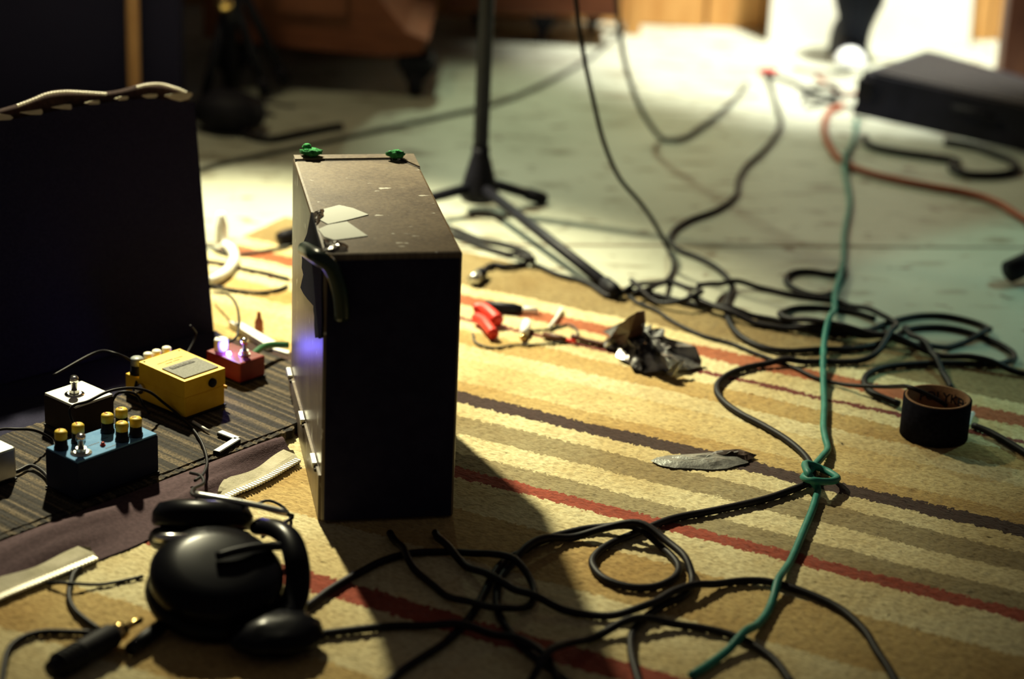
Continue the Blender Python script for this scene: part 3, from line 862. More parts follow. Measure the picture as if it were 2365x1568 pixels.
# blue pedal
BP = pedal('effects_pedal', 'long blue effects pedal with six yellow-capped knobs at the front of the mat', -0.082, 0.052)
MB().box((0, 0, 0.023), (0.108, 0.053, 0.042), bevel=0.0016).build('body', mat('blue_black_enamel', (0.010, 0.014, 0.035), 0.6, spec=0.1), BP)
MB().box((0, 0, 0.0448), (0.106, 0.051, 0.0022), bevel=0.0006).build('top_plate', M['blue'], BP)
MB().box((0, 0, 0.001), (0.109, 0.054, 0.002)).build('rubber_base', M['rubber'], BP)
for i, (x, y) in enumerate(((-0.044, 0.012), (-0.0205, 0.0135), (0.0185, 0.0135), (0.0385, 0.0145), (0.0335, -0.0145), (0.0150, -0.0145))):
    k_ = knob(BP, x, y, 0.0459, 0.0068, 0.0205, M['black'], M['knob_yellow'])
    MB().box((0, 0.0022, 0.0207), (0.0010, 0.0048, 0.0005), 0.4 * (i - 2)).build('pointer', M['redled'], k_)
footswitch(BP, -0.036, -0.0105, 0.0459, 1.0)
MB().lathe([(0.0112, 0), (0.0112, 0.0008)], (-0.036, -0.0105, 0.0459), 24).build('washer', M['steel'], BP)
ld = MB().lathe([(0.0030, 0), (0.0030, 0.001), (0.0020, 0.0012), (0.0020, 0.0034), (0.0010, 0.0042)], n=14).build('led', M['redled'], BP, loc=(-0.008, -0.011, 0.0459))
g = MB()
for (x0, x1, y) in ((-0.024, -0.006, -0.002), (0.002, 0.010, 0.002), (-0.010, 0.004, -0.019)):
    x = x0
    while x < x1: g.box((x, y, 0.0460), (0.0011, random.uniform(.0007, .002), 0.0003)); x += 0.0022
g.build('worn_print', M['print'], BP)

# pedal half out of view at the left
SP = pedal('effects_pedal', 'silver pedal cut off by the left edge of the picture', -0.178, 0.143)
MB().box((0, 0, 0.020), (0.066, 0.056, 0.036), bevel=0.003).build('body', M['steel'], SP)
MB().box((0, 0, 0.001), (0.066, 0.056, 0.002)).build('rubber_base', M['rubber'], SP)
footswitch(SP, -0.01, 0, 0.038)
MB().lathe([(0.0050, 0), (0.0050, 0.006)], (0.033, -0.012, 0.012), 14, (1, 0, 0)).build('jack_socket', M['chrome'], SP)

# white-edged corner bracket on the mat, and a plectrum-thin white stick
CBk = thing('corner_bracket', 'small black corner bracket with two white strips at the front of the ribbed mat', 'bracket', tuple(at(548, 1020, MT)), 0.0)
A_, B_, C_ = at(548, 1020, MT), at(500, 1050, MT), at(508, 1004, MT)
for q in (B_, C_):
    d = (q - A_) / np.linalg.norm(q - A_); nn = np.array([-d[1], d[0], 0]) * 0.0045
    MB().prism([A_ - nn, q - nn, q + nn, A_ + nn], (0, 0, 0.004)).build_at('arm', M['black'], CBk)
    o = MB().prism([A_ - nn * .8 + (0, 0, .004), q - nn * .8 + (0, 0, .004), q + nn * .8 + (0, 0, .004), A_ + nn * .8 + (0, 0, .004)], (0, 0, 0.0006)).build_at('white_strip', M['paper'], CBk)
ws = MB().tube([at(446, 974, MT + 0.002), at(464, 985, MT + 0.002), at(482, 996, MT + 0.002)], 0.0018, 8).build('white_stick', M['white'])
tag(ws, 'thin white stick lying on the mat in front of the yellow pedal', 'stick')


def air(*pts): return [np.asarray(p, float) for p in pts]


def patch(name, label, pts, r=0.0016, material='cable'):
    o = MB().tube(spline(pts, 0.004), r, 8).build(name, M[material]); return tag(o, label, 'cable', 'patch cables between the pedals')


patch('patch_cable', 'thin patch cable arching from the dark into the yellow pedal',
      air(case(0.005, 0.245, 0.05), at(228, 812, 0.062), at(262, 815, 0.068), at(295, 828, 0.058), at(318, 850, 0.042), case(0.118 - 0.041, 0.190, MT + 0.016)))
patch('patch_cable', 'thin patch cable crossing over the cream pedal and looping down to the flap',
      air(case(-0.05, 0.125, 0.020), at(162, 944, 0.056), at(205, 926, 0.062), at(250, 904, 0.066), at(300, 896, 0.062), at(345, 905, 0.046), at(378, 930, 0.026), at(410, 956, 0.017),
          at(440, 985, 0.0145), at(464, 1018, 0.0145), at(478, 1060, 0.0150), at(474, 1086, 0.022), at(462, 1102, 0.030), at(450, 1110, 0.032)))
patch('patch_cable', 'thin short patch cable leaving the right corner of the cream pedal',
      air(case(0.020, 0.160, 0.040), at(270, 909, 0.048), at(292, 905, 0.050), at(315, 912, 0.040), at(330, 935, 0.020), at(345, 955, 0.0140)))
patch('patch_cable', 'thin patch cable running from the silver pedal towards the blue pedal',
      air(case(-0.21, 0.19, 0.03), at(0, 992, 0.045), at(35, 991, 0.046), at(70, 992, 0.042), at(100, 1002, 0.030), at(122, 1018, 0.018), case(-0.118, 0.086, 0.0145)))
patch('patch_cable', 'thin wire rising behind the yellow pedal knobs', air(case(0.165, 0.222, 0.016), at(452, 775, 0.045), at(444, 757, 0.06), at(439, 752, 0.064)), 0.0013)
patch('patch_cable', 'thin wire lying across the left end of the mat below the silver pedal',
      air(at(0, 1100, 0.0145), at(40, 1088, 0.0150), at(70, 1075, 0.015), at(100, 1090, 0.015), at(120, 1120, 0.0145)), 0.002)

# ================================================================== microphone stand
sb = at(1105, 487, FLOOR)
MS = thing('microphone_stand', 'black microphone stand with conical hub and tripod legs on the concrete beside the rug', 'stand', (sb[0], sb[1], FLOOR), 0)
loc = lambda p: np.asarray(p) - np.array([sb[0], sb[1], FLOOR])
MB().lathe([(0.0115, 0.075), (0.0110, 0.95)], n=18).build('pole', M['black'], MS)
MB().lathe([(0.026, 0.018), (0.030, 0.024), (0.028, 0.036), (0.0155, 0.082), (0.0135, 0.088), (0.0135, 0.100)], n=24).build('hub', M['black'], MS)
fA, fB = at(1420, 672, 0.010), at(1252, 458, FLOOR + 0.009)
for i, ft in enumerate((fA, fB, at(652, 548, 0.0105))):
    e = loc(ft); d = e / np.linalg.norm(e[:2]); st_ = np.array([d[0] * 0.012, d[1] * 0.012, 0.040]) if i != 1 else np.array([d[0] * 0.012, d[1] * 0.012, 0.045])
    lg = MB().tube([st_, st_ + (e - st_) * 0.5, e], 0.0080, 12).build('leg', M['black'], MS)
    dd = (e - st_) / np.linalg.norm(e - st_)
    MB().tube([e - dd * 0.028, e - dd * 0.004, e + dd * 0.006], [0.0102, 0.0102, 0.0085], 14).build('rubber_foot', M['rubber'], lg)

# stand foot poking in at the right edge
SF = thing('stand_foot', 'black rubber-tipped stand leg poking in at the right edge on the concrete', 'stand', tuple(at(2340, 640, FLOOR)), 0)
p0 = at(2330, 628, FLOOR + 0.0185); p1 = p0 + np.array([0.30, 0.17, 0.09])
MB().tube([p0, p0 + (p1 - p0) * 0.14, p0 + (p1 - p0) * 0.16], [0.0165, 0.0175, 0.013], 16).build_at('rubber_tip', M['rubber'], SF)
MB().tube([p0 + (p1 - p0) * 0.15, p1], 0.0105, 14).build_at('leg', M['black'], SF)

# ================================================================== tape roll
tc_ = at(2157, 1005, 0.0); TR, TH = 0.0395, 0.0475
tb = at(2152, 1034, 0.0); tcx = tb + np.array([tb[0], tb[1], 0]) / np.linalg.norm(tb[:2]) * TR
ROLLT = thing('tape_roll', 'nearly finished roll of black cloth tape standing on the rug, printed cardboard core', 'tape roll', (tcx[0], tcx[1], 0.0), 0)
MB().lathe([(TR - 0.0018, 0.0), (TR, 0.0006), (TR, TH - 0.0006), (TR - 0.0018, TH)], n=64, close=True).build('tape', M['tape_black'], ROLLT)
MB().lathe([(TR - 0.0050, 0.0), (TR - 0.0019, 0.0), (TR - 0.0019, TH + 0.0006), (TR - 0.0050, TH + 0.0006)], n=64, close=True).build('core', M['card'], ROLLT)


def curved_text(body, size, radius, mid_angle, z0, name, material, parent):
    cu = bpy.data.curves.new(name, 'FONT'); cu.body = body; cu.size = size; cu.align_x = 'CENTER'; cu.extrude = 0.0002; cu.resolution_u = 3; cu.offset = size * 0.015
    t = bpy.data.objects.new(name, cu); COL.objects.link(t); dg = bpy.context.evaluated_depsgraph_get()
    me = bpy.data.meshes.new_from_object(t.evaluated_get(dg)); bpy.data.objects.remove(t); bpy.data.curves.remove(cu)
    for v in me.vertices:                       # wrap round the inside of the core
        an = mid_angle - v.co.x / radius; rr = radius - 0.0002 - v.co.z
        v.co = (rr * math.cos(an), rr * math.sin(an), z0 + v.co.y)
    me.name = name; return link(name, me, material, parent)


curved_text('POLYKEN', 0.0155, TR - 0.0051, math.radians(60), 0.030, 'printed_name', mat('tape_ink', (0.02, 0.025, 0.04), 0.7), ROLLT)
# ragged scrap of white backing beside the roll
cw = at(2243, 966, 0)
wsb = MB(); q = [at(2234, 952, 0.001), at(2240, 956, 0.001), at(2250, 955, 0.001), at(2244, 974, 0.001), at(2236, 985, 0.001), at(2231, 972, 0.001)]
wsb.add(*crumple(dense(q, 2), 0.006, 8, amp=0.002)); wsb.build('paper_scrap', M['paper'])
tag(bpy.data.objects['paper_scrap'], 'torn scrap of white paper against the right side of the tape roll', 'paper')

# ================================================================== torn tape pieces on the rug
pts = [(1505, 1066), (1520, 1058), (1545, 1052), (1590, 1048), (1640, 1045), (1660, 1049), (1695, 1044), (1735, 1053), (1722, 1061), (1727, 1070), (1700, 1076), (1680, 1082), (1640, 1086), (1600, 1084), (1560, 1081), (1525, 1076)]
o = MB().add(*crumple([at(*p, 0.0012) for p in pts], 0.004, 5, amp=0.0018)).build('tape_strip', mat('dull_silver_tape', (0.20, 0.20, 0.185), 0.38, metal=0.5, c2=(0.36, 0.36, 0.33), scale=70, bump=0.3))
m_ = MB().add(*crumple(dense([at(*p, 0.0025) for p in [(1640, 1047), (1692, 1039), (1750, 1052), (1728, 1062), (1690, 1056), (1655, 1058)]], 2), 0.005, 6, amp=0.002))
TS = thing('torn_tape', 'flat torn strip of silver tape lying across the dark stripe of the rug', 'tape', tuple(at(1620, 1065, 0)), 0)
o.parent = TS; o.location = -Vector(TS.location)
m_.build_at('folded_end', mat('tape_underside', (0.045, 0.03, 0.025), 0.4, c2=(0.08, 0.055, 0.045)), TS)

FO = thing('crumpled_tape', 'crumpled wad of black and silver tape on the rug below the microphone stand leg', 'tape', tuple(at(1490, 840, 0)), 0)
rs = np.random.default_rng(2)
out = [(1399, 792), (1412, 812), (1440, 842), (1470, 862), (1500, 862), (1545, 868), (1580, 858), (1614, 838), (1595, 826), (1562, 822), (1535, 806), (1512, 790), (1485, 776), (1445, 768), (1415, 775)]
body = MB(); P = [at(*p, 0.002) for p in out]
vs, fs = crumple(dense(P, 2), 0.024, 12, amp=0.011)
body.add(vs, fs).build_at('wad', M['foil'], FO)
F1 = [at(1403, 790, 0.003), at(1412, 775, 0.022), at(1428, 752, 0.045), at(1452, 732, 0.064), at(1470, 721, 0.073), at(1486, 719, 0.074), at(1488, 745, 0.055), at(1484, 770, 0.035), at(1476, 792, 0.018), at(1440, 800, 0.012)]
c_ = np.mean(F1, 0) + np.array([0, -0.012, 0]); vs = F1 + [c_] + [p + np.array([0.002, 0.003, 0]) for p in F1] + [c_ + np.array([0.002, 0.004, 0])]; K = len(F1)
fs = [(i, (i + 1) % K, K) for i in range(K)] + [(K + 1 + i, K + 1 + (i + 1) % K, 2 * K + 1) for i in range(K)] + [(i, (i + 1) % K, K + 1 + (i + 1) % K, K + 1 + i) for i in range(K)]
MB().add(vs, fs).build_at('fin', mat('tape_back', (0.022, 0.010, 0.009), 0.4, c2=(0.045, 0.022, 0.018), coat=0.15), FO)
F2 = [at(1540, 862, 0.004), at(1552, 846, 0.016), at(1572, 830, 0.022), at(1580, 832, 0.020), at(1566, 850, 0.014), at(1550, 868, 0.004)]
MB().prism(F2, (0.001, 0.004, -0.003)).build_at('bright_crease', M['steel'], FO)

# ================================================================== cables
knot_up = [(1611, 700), (1640, 685), (1673, 671), (1709, 667), (1764, 673), (1818, 685), (1873, 693), (1927, 700), (1982, 722), (2036, 747), (2065, 765), (2062, 791), (2044, 816),
           (2018, 835), (1964, 842), (1891, 842), (1818, 844), (1745, 851), (1691, 867), (1660, 889), (1655, 911), (1673, 936), (1709, 962), (1764, 991), (1818, 1024), (1855, 1056), (1871, 1080)]
knot_dn = [(1876, 1104), (1866, 1122), (1820, 1142), (1760, 1162), (1653, 1186), (1548, 1207), (1490, 1230), (1450, 1246), (1412, 1262), (1378, 1286), (1367, 1310), (1396, 1345), (1454, 1364),
           (1508, 1364), (1555, 1344), (1567, 1319), (1548, 1290), (1508, 1259), (1454, 1237), (1381, 1227), (1309, 1239), (1240, 1261), (1200, 1286), (1169, 1300), (1138, 1338), (1119, 1376),
           (1097, 1416), (1069, 1453), (1029, 1491), (992, 1516), (930, 1556), (880, 1600)]
# far things first, so that nearer cables lie over them
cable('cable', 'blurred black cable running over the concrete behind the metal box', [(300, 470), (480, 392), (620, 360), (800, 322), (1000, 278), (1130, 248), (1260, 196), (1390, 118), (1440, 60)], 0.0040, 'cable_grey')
cable('cable', 'blurred dark cable on the concrete below the black tripod', [(560, 318), (620, 330), (690, 318), (760, 304), (790, 300)], 0.0065, 'cable')
cable('extension_cord', 'orange cord curving across the concrete past the black wedge', [(1945, 252), (1915, 265), (1903, 300), (1915, 345), (1945, 380), (2000, 405), (2080, 425), (2160, 440), (2240, 455), (2300, 475), (2350, 505), (2420, 545)], 0.0058, 'orange_cable')
cable('cable', 'blurred black cable coiled on the concrete in front of the black wedge', [(1995, 325), (2010, 345), (2080, 360), (2150, 370), (2210, 382), (2196, 396), (2230, 410), (2300, 412), (2345, 400), (2335, 380), (2290, 362), (2240, 345), (2180, 335)], 0.0065, 'cable')
TANGLE = 'thin cables tangled beside the shoe'
for i, (pp, rr, mm, lab) in enumerate((
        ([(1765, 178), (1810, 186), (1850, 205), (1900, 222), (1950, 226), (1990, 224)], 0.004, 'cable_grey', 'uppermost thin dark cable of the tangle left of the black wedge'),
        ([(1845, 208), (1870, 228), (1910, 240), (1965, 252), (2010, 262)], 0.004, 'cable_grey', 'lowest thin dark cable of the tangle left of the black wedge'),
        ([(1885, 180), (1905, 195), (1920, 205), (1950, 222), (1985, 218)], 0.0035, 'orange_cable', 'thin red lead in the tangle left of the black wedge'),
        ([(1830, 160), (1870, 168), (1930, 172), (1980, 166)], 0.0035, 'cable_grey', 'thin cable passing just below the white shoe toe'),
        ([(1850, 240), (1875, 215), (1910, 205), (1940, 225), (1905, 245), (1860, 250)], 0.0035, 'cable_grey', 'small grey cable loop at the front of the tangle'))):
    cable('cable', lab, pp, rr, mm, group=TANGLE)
rt_ = G(1772, 172)
o = MB().lathe([(0.006, 0), (0.006, 0.03), (0.004, 0.036)], (0, 0, 0.006), 12, (0.8, 0.3, 0.0)).build('plug', M['redplug'], loc=(rt_[0] - .015, rt_[1], FLOOR)); tag(o, 'tiny red plug at the far end of the long grey cable', 'plug')
cable('cable', 'long grey cable wandering down the concrete to the coil and round behind the tape roll',
      [(1772, 180), (1783, 215), (1795, 255), (1803, 290), (1770, 345), (1718, 395), (1703, 430), (1700, 455), (1655, 490), (1590, 515), (1556, 538), (1548, 565), (1570, 585), (1602, 597), (1647, 620), (1680, 649),
       (1690, 672), (1679, 702), (1678, 733), (1695, 769), (1727, 795), (1775, 813), (1818, 818), (1891, 814), (1964, 813), (2018, 804), (2055, 787), (2084, 773), (2109, 765), (2164, 762), (2218, 769), (2273, 787),
       (2320, 809), (2342, 829), (2320, 845), (2273, 849), (2200, 846), (2109, 848), (2036, 857), (2004, 871), (1995, 889), (2004, 907), (2029, 922), (2060, 934), (2076, 940)], 0.0042, 'cable')
cable('cable', 'black cable looping flat across the middle of the coil at the rug edge',
      [(1430, 678), (1484, 681), (1543, 695), (1600, 709), (1655, 724), (1709, 733), (1782, 744), (1855, 762), (1909, 777), (1964, 777), (2018, 765), (2073, 745), (2127, 735), (2182, 736), (2236, 747), (2273, 760),
       (2285, 773), (2262, 789), (2218, 800), (2145, 804), (2073, 800), (2018, 791), (1964, 785), (1891, 775), (1818, 766), (1745, 754), (1673, 735), (1622, 717), (1590, 702)], 0.0040, 'cable')
cable('cable', 'black cable leaving the coil towards the right edge of the picture',
      [(2020, 742), (1975, 728), (1927, 720), (1873, 716), (1825, 720), (1800, 733), (1806, 751), (1855, 768), (1927, 783), (2000, 794), (2073, 806), (2127, 818), (2218, 840), (2291, 855), (2430, 884)], 0.0040, 'cable')
cable('cable', 'small black loop of cable at the top of the coil, on the concrete', [(1950, 628), (1920, 640), (1873, 633), (1833, 635), (1815, 649), (1822, 665), (1855, 682), (1891, 690), (1920, 684), (1940, 660), (1952, 640)], 0.0042, 'cable')
cable('cable', 'short black cable running from the coil down behind the tape roll', [(2087, 776), (2127, 805), (2153, 838), (2172, 863), (2190, 890), (2196, 904)], 0.0040, 'cable')
cable('cable', 'black cable trailing from the tape roll to the right edge of the picture', [(2246, 990), (2280, 1003), (2320, 1025), (2380, 1062), (2450, 1110)], 0.0042, 'cable')
# thin cable hooked over the tape roll's rim
thin = [(1448, 684), (1447, 692), (1458, 700), (1490, 706), (1504, 712), (1528, 731), (1573, 757), (1617, 778), (1655, 787), (1709, 805), (1764, 829), (1818, 846), (1862, 868), (1909, 886), (1964, 899), (2000, 901)]
c1 = lay([G(*p)[:2] for p in thin], 0.0026)
rimz = TH + 0.0036
tail = [at(2040, 893, 0.022), at(2078, 892, 0.040), at(2098, 893, rimz), at(2115, 899, rimz + 0.001), at(2140, 910, rimz - 0.004), at(2168, 925, 0.036), at(2185, 936, 0.026)]
o = MB().tube(spline(list(c1[::6]) + tail, 0.006), 0.0026, 8).build('cable', M['cable']); tag(o, 'thin black cable crossing the rug and hooked over the rim of the tape roll', 'cable')
cable('cable', 'black cable looping over the rug edge beside the foot of the microphone stand', [(1240, 618), (1290, 640), (1350, 656), (1410, 690), (1450, 682), (1500, 664), (1543, 655), (1573, 664), (1602, 683), (1618, 702), (1590, 716), (1545, 715), (1500, 700), (1455, 676)], 0.0034, 'cable')
hang = [np.array([sb[0] + 0.013, sb[1] - 0.013, 0.935]), np.array([sb[0] + 0.045, sb[1] - 0.06, 0.88]), at_y(1305, -250, 2.99), at_y(1322, -60, 2.98), at_y(1330, 0, 2.98), at_y(1345, 110, 2.98), at_y(1370, 230, 2.98), at_y(1395, 330, 2.98), at_y(1430, 410, 2.985), at_y(1480, 470, 3.0), at(1520, 530, 0.02), at(1545, 580, FLOOR + 0.004),
        at(1556, 610, FLOOR + .004), at(1546, 640, FLOOR + 0.004), at(1505, 664, 0.011), at(1465, 676, 0.011)]
cable('cable', 'thin black cable hanging in the air right of the microphone stand', hang, 0.0034, 'cable')
hang2 = [at_y(1385, -1100, 3.62), at_y(1400, -500, 3.62), at_y(1418, -60, 3.62), at_y(1425, 0, 3.62), at_y(1432, 80, 3.62), at_y(1450, 170, 3.62), at_y(1475, 240, 3.6), at(1500, 285, 0.02), at(1530, 320, FLOOR + 0.005), at(1565, 322, FLOOR + .005), at(1620, 292, FLOOR + .005), at(1680, 245, FLOOR + .005), at(1725, 195, FLOOR + .005)]
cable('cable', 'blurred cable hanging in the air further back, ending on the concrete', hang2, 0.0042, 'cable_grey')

# black cables heaped behind the metal box at its right
cable('cable', 'black cable folded back on the rug just right of the metal box', [(1000, 522), (1050, 536), (1110, 560), (1160, 570), (1205, 584), (1226, 600), (1214, 614), (1170, 622), (1140, 618), (1124, 624)], 0.0042, 'cable')
cable('cable', 'second black cable lying beside the silver plug right of the metal box', [(1000, 540), (1050, 552), (1120, 578), (1165, 592), (1195, 602), (1205, 612), (1235, 618)], 0.0042, 'cable')
XP = thing('connector_plug', 'black and silver connector plug lying right of the metal box', 'plug', tuple(G(1108, 640)), 0)
x0, x1 = at(1092, 648, 0.0085), at(1118, 626, 0.0085); xd = (x1 - x0) / np.linalg.norm(x1 - x0)
MB().tube([x0, x0 + xd * 0.018], 0.0080, 16).build_at('shell', M['steel'], XP)
MB().tube([x0 + xd * 0.018, x0 + xd * 0.036, x0 + xd * 0.048], [0.0084, 0.0078, 0.0045], 16).build_at('boot', M['black'], XP)

# red, black and white audio plugs
def plug(name, label, a, b, r, mats, cat='plug'):
    a, b = np.asarray(a, float), np.asarray(b, float); d = (b - a); Ln = np.linalg.norm(d); d /= Ln
    T = thing(name, label, cat, (a[0], a[1], 0.0), 0)
    MB().tube([a, a + d * Ln * 0.55, a + d * Ln * 0.72], [r, r, r * 0.6], 14).build_at('boot', M[mats[0]], T)
    MB().tube([a + d * Ln * 0.70, b], r * 0.55, 12).build_at('tip', M[mats[1]], T)
    return T


RPg = thing('audio_plug', 'pair of bright red bent audio plugs on the rug right of the metal box', 'plug', tuple(G(1118, 745)), 0)
MB().tube(spline([at(1094, 716, 0.009), at(1112, 712, 0.012), at(1132, 724, 0.012), at(1150, 741, 0.009)], 0.004), [0.0085] * 1 if False else 0.0085, 14).build_at('boot', M['redplug'], RPg)
MB().tube(spline([at(1100, 734, 0.008), at(1116, 742, 0.010), at(1126, 754, 0.010), at(1140, 772, 0.008)], 0.004), 0.0072, 14).build_at('boot', M['redplug'], RPg)
plug('audio_plug', 'black audio plug with white rod behind the red plugs', at(1118, 706, 0.0075), at(1242, 717, 0.0045), 0.0072, ('black', 'white'))
plug('audio_plug', 'short white audio plug standing out on the rug right of the red plugs', at(1217, 745, 0.0065), at(1206, 782, 0.005), 0.0062, ('white', 'brass'))
plug('audio_plug', 'slim dark red plug pointing at the crumpled tape', at(1255, 773, 0.0048), at(1330, 789, 0.004), 0.0042, ('wood_dark', 'redplug'))
tag(MB().tube([at(1298, 712, 0.004), at(1284, 736, 0.004), at(1268, 758, 0.004)], 0.0024, 8).build('cable_tie', M['white']), 'thin white cable tie lying on the rug among the audio plugs', 'cable tie')
cable('cable', 'very thin cable looping round the white audio plug', [(1092, 772), (1100, 795), (1140, 806), (1180, 800), (1240, 798), (1300, 792), (1332, 778), (1330, 762), (1312, 752), (1270, 762), (1225, 766)], 0.0015, 'cable_grey')
cable('cable', 'thin dark red lead running into the crumpled tape', [(1320, 786), (1345, 791), (1375, 797), (1402, 803)], 0.0034, 'wood_dark')

# big black coil in the foreground, one long cable held by the knot
cable('cable', 'long black cable held by the teal knot, coiled above and below it', knot_up + knot_dn, 0.0040, 'cable')
cable('cable', 'black cable forming the outer ring around the small coil in the foreground',
      [(1485, 1610), (1470, 1568), (1457, 1510), (1461, 1467), (1486, 1438), (1526, 1409), (1577, 1384), (1598, 1355), (1591, 1326), (1562, 1293), (1519, 1265), (1475, 1248), (1417, 1244), (1345, 1247),
       (1290, 1256), (1236, 1274), (1200, 1299), (1165, 1330), (1150, 1362), (1150, 1420), (1169, 1455), (1200, 1494), (1231, 1525), (1275, 1556), (1330, 1600)], 0.0040, 'cable')
cable('cable', 'black cable looping in the shadow of the metal box in front of it',
      [(640, 1440), (702, 1413), (764, 1369), (827, 1332), (889, 1301), (951, 1285), (1013, 1282), (1076, 1285), (1138, 1301), (1194, 1323), (1225, 1351), (1234, 1376), (1225, 1404), (1194, 1422), (1150, 1429),
       (1101, 1419), (1045, 1394), (998, 1357), (951, 1317), (926, 1282), (911, 1257), (900, 1238)], 0.0038, 'cable')
cable('cable', 'black cable sweeping from the foot of the metal box to the lower right edge',
      [(1005, 1238), (1012, 1256), (1029, 1279), (1076, 1317), (1122, 1348), (1169, 1373), (1236, 1400), (1309, 1420), (1381, 1431), (1454, 1431), (1508, 1417), (1555, 1391), (1617, 1370), (1689, 1352), (1762, 1350),
       (1816, 1362), (1888, 1388), (1943, 1417), (1997, 1467), (2023, 1510), (2051, 1552), (2075, 1600)], 0.0040, 'cable')
cable('cable', 'black cable running from the headphones along the bottom of the picture', [(690, 1478), (740, 1473), (796, 1466), (889, 1456), (951, 1454), (1029, 1463), (1107, 1473), (1153, 1485), (1216, 1510), (1262, 1545), (1290, 1600)], 0.0040, 'cable')
cable('cable', 'black cable arching along the bottom edge left of the teal cable', [(1215, 1610), (1272, 1543), (1327, 1503), (1399, 1471), (1472, 1453), (1544, 1451), (1617, 1458), (1689, 1475), (1743, 1500), (1787, 1532), (1830, 1590)], 0.0040, 'cable')
# teal cable with its knot
up_ = [G(*p) for p in [(1978, 285), (1972, 330), (1950, 375), (1956, 430), (1962, 475), (1950, 545), (1948, 605), (1938, 655), (1926, 700), (1925, 735), (1912, 775), (1902, 810), (1900, 870), (1903, 940), (1902, 1005), (1911, 1045), (1900, 1066), (1880, 1084)]]
c1 = lay([p[:2] for p in up_], 0.0042)
kn = [at(1862, 1096, 0.012), at(1856, 1103, 0.014), at(1880, 1110, 0.018), at(1915, 1112, 0.013), at(1934, 1105, 0.009), at(1918, 1092, 0.007), at(1896, 1082, 0.0075), at(1876, 1074, 0.014), at(1862, 1070, 0.016), at(1862, 1084, 0.0205), at(1870, 1098, 0.0215), at(1876, 1110, 0.014)]
dn_ = [G(*p) for p in [(1878, 1118), (1886, 1136), (1880, 1172), (1856, 1232), (1832, 1290), (1800, 1352), (1768, 1428), (1712, 1490), (1642, 1540), (1560, 1592)]]
c2 = lay([p[:2] for p in dn_], 0.0042)
path = list(c1[::5]) + kn + list(c2[4::5])
o = MB().tube(spline(path, 0.006), 0.0042, 8).build('cable', M['teal']); tag(o, 'teal cable crossing the whole rug, knotted around the black cable', 'cable')

# left side: things in the bright light between case lid and metal box
cable('cable', 'thin dark cable furthest back in the bright gap left of the metal box', [(470, 575), (520, 590), (580, 588), (640, 578), (668, 573)], 0.0026, 'cable_grey')
cable('cable', 'thin dark cable across the middle of the bright gap left of the metal box', [(470, 606), (520, 614), (570, 626), (620, 636), (666, 648)], 0.0026, 'cable')
cable('cable', 'thin dark cable curving nearest in the bright gap left of the metal box', [(470, 660), (520, 671), (560, 677), (600, 680), (640, 674), (664, 665)], 0.0026, 'cable')
WPg = thing('white_plug', 'white plug with bent white cord beside the case lid', 'plug', tuple(G(515, 570)), 0)
MB().tube([at(512, 560, 0.0095), at(512, 520, 0.030), at(510, 492, 0.048)], [0.0085, 0.0080, 0.0060], 14).build_at('body', M['white'], WPg)
MB().tube(spline([at(520, 566, 0.008), at(536, 578, 0.008), at(541, 598, 0.0075), at(528, 622, 0.0075), at(505, 640, 0.0075), at(480, 650, 0.0075)], 0.004), 0.0068, 12).build_at('cord', M['white'], WPg)
patch('wire', 'thin arched wire rising from the red pedal beside the case lid', air(at(492, 676, 0.012), at(525, 680, 0.03), at(545, 702, 0.036), at(552, 735, 0.036), at(550, 765, 0.036), at(545, 780, 0.034), case(0.228, 0.214, 0.034)), 0.0017)
wbp = [at(503, 742, 0.0003), at(560, 752, 0.0003), at(640, 796, 0.0003), at(612, 806, 0.0003), at(540, 792, 0.0003)]
q4 = [case(0.262, 0.228, 0.0), case(0.352, 0.228, 0.0), case(0.352, 0.262, 0.0), case(0.262, 0.262, 0.0)]
q4 = [at(528, 748, 0.004), at(560, 752, 0.004), at(640, 797, 0.004), at(615, 803, 0.004)]
o = MB().prism([p - np.array([0, 0, .004]) for p in q4], (0, 0, 0.008)).build('white_batten', M['white']); tag(o, 'white plastic strip lying behind the red pedal', 'strip')
q5 = [at(633, 806, MT), at(668, 815, MT), at(667, 822, MT), at(630, 811, MT)]
o = MB().prism(q5, (0, 0, 0.003)).build('white_clip', M['white']); tag(o, 'short white strip on the mat against the metal box', 'strip')
cable('cable', 'green cable from the red pedal to the metal box', [case(0.243, 0.175, 0.030), at(610, 800, 0.030), at(640, 796, 0.026), at(666, 797, 0.024)], 0.0040, 'green_cable')
bt = G(598, 768); o = MB().lathe([(0.0055, 0), (0.0060, 0.004), (0.0055, 0.016), (0.0030, 0.020), (0.0024, 0.028)], n=14)
tag(o.build('amber_bottle', M['amber'], loc=(bt[0], bt[1], 0.0)), 'tiny amber dropper bottle standing behind the white strip', 'bottle')

# ================================================================== headphones
hc = at(500, 1395, 0)
HPH = thing('headphones', 'black padded headphones lying on the rug in the lower left', 'headphones', (hc[0], hc[1], 0), 0)


def earcup(c, R, up, name):
    ax = Vector(up).normalized()
    cup = MB().lathe([(R * 0.20, 0.022), (R * 0.55, 0.021), (R * 0.84, 0.017), (R * 0.95, 0.008), (R * 0.96, -0.002), (R * 0.90, -0.006)], c, 36, tuple(ax)).build_at(name, M['gloss'], HPH)
    pr = []
    for k in range(12):
        t = 2 * math.pi * k / 12; pr.append((R * 0.76 + R * 0.24 * math.cos(t), -0.018 + 0.012 * math.sin(t)))
    MB().lathe(pr, c, 36, tuple(ax), close=True).build_at('ear_cushion', mat('cushion_leather', (0.003, 0.003, 0.004), 0.4, spec=0.12), HPH)
    return cup


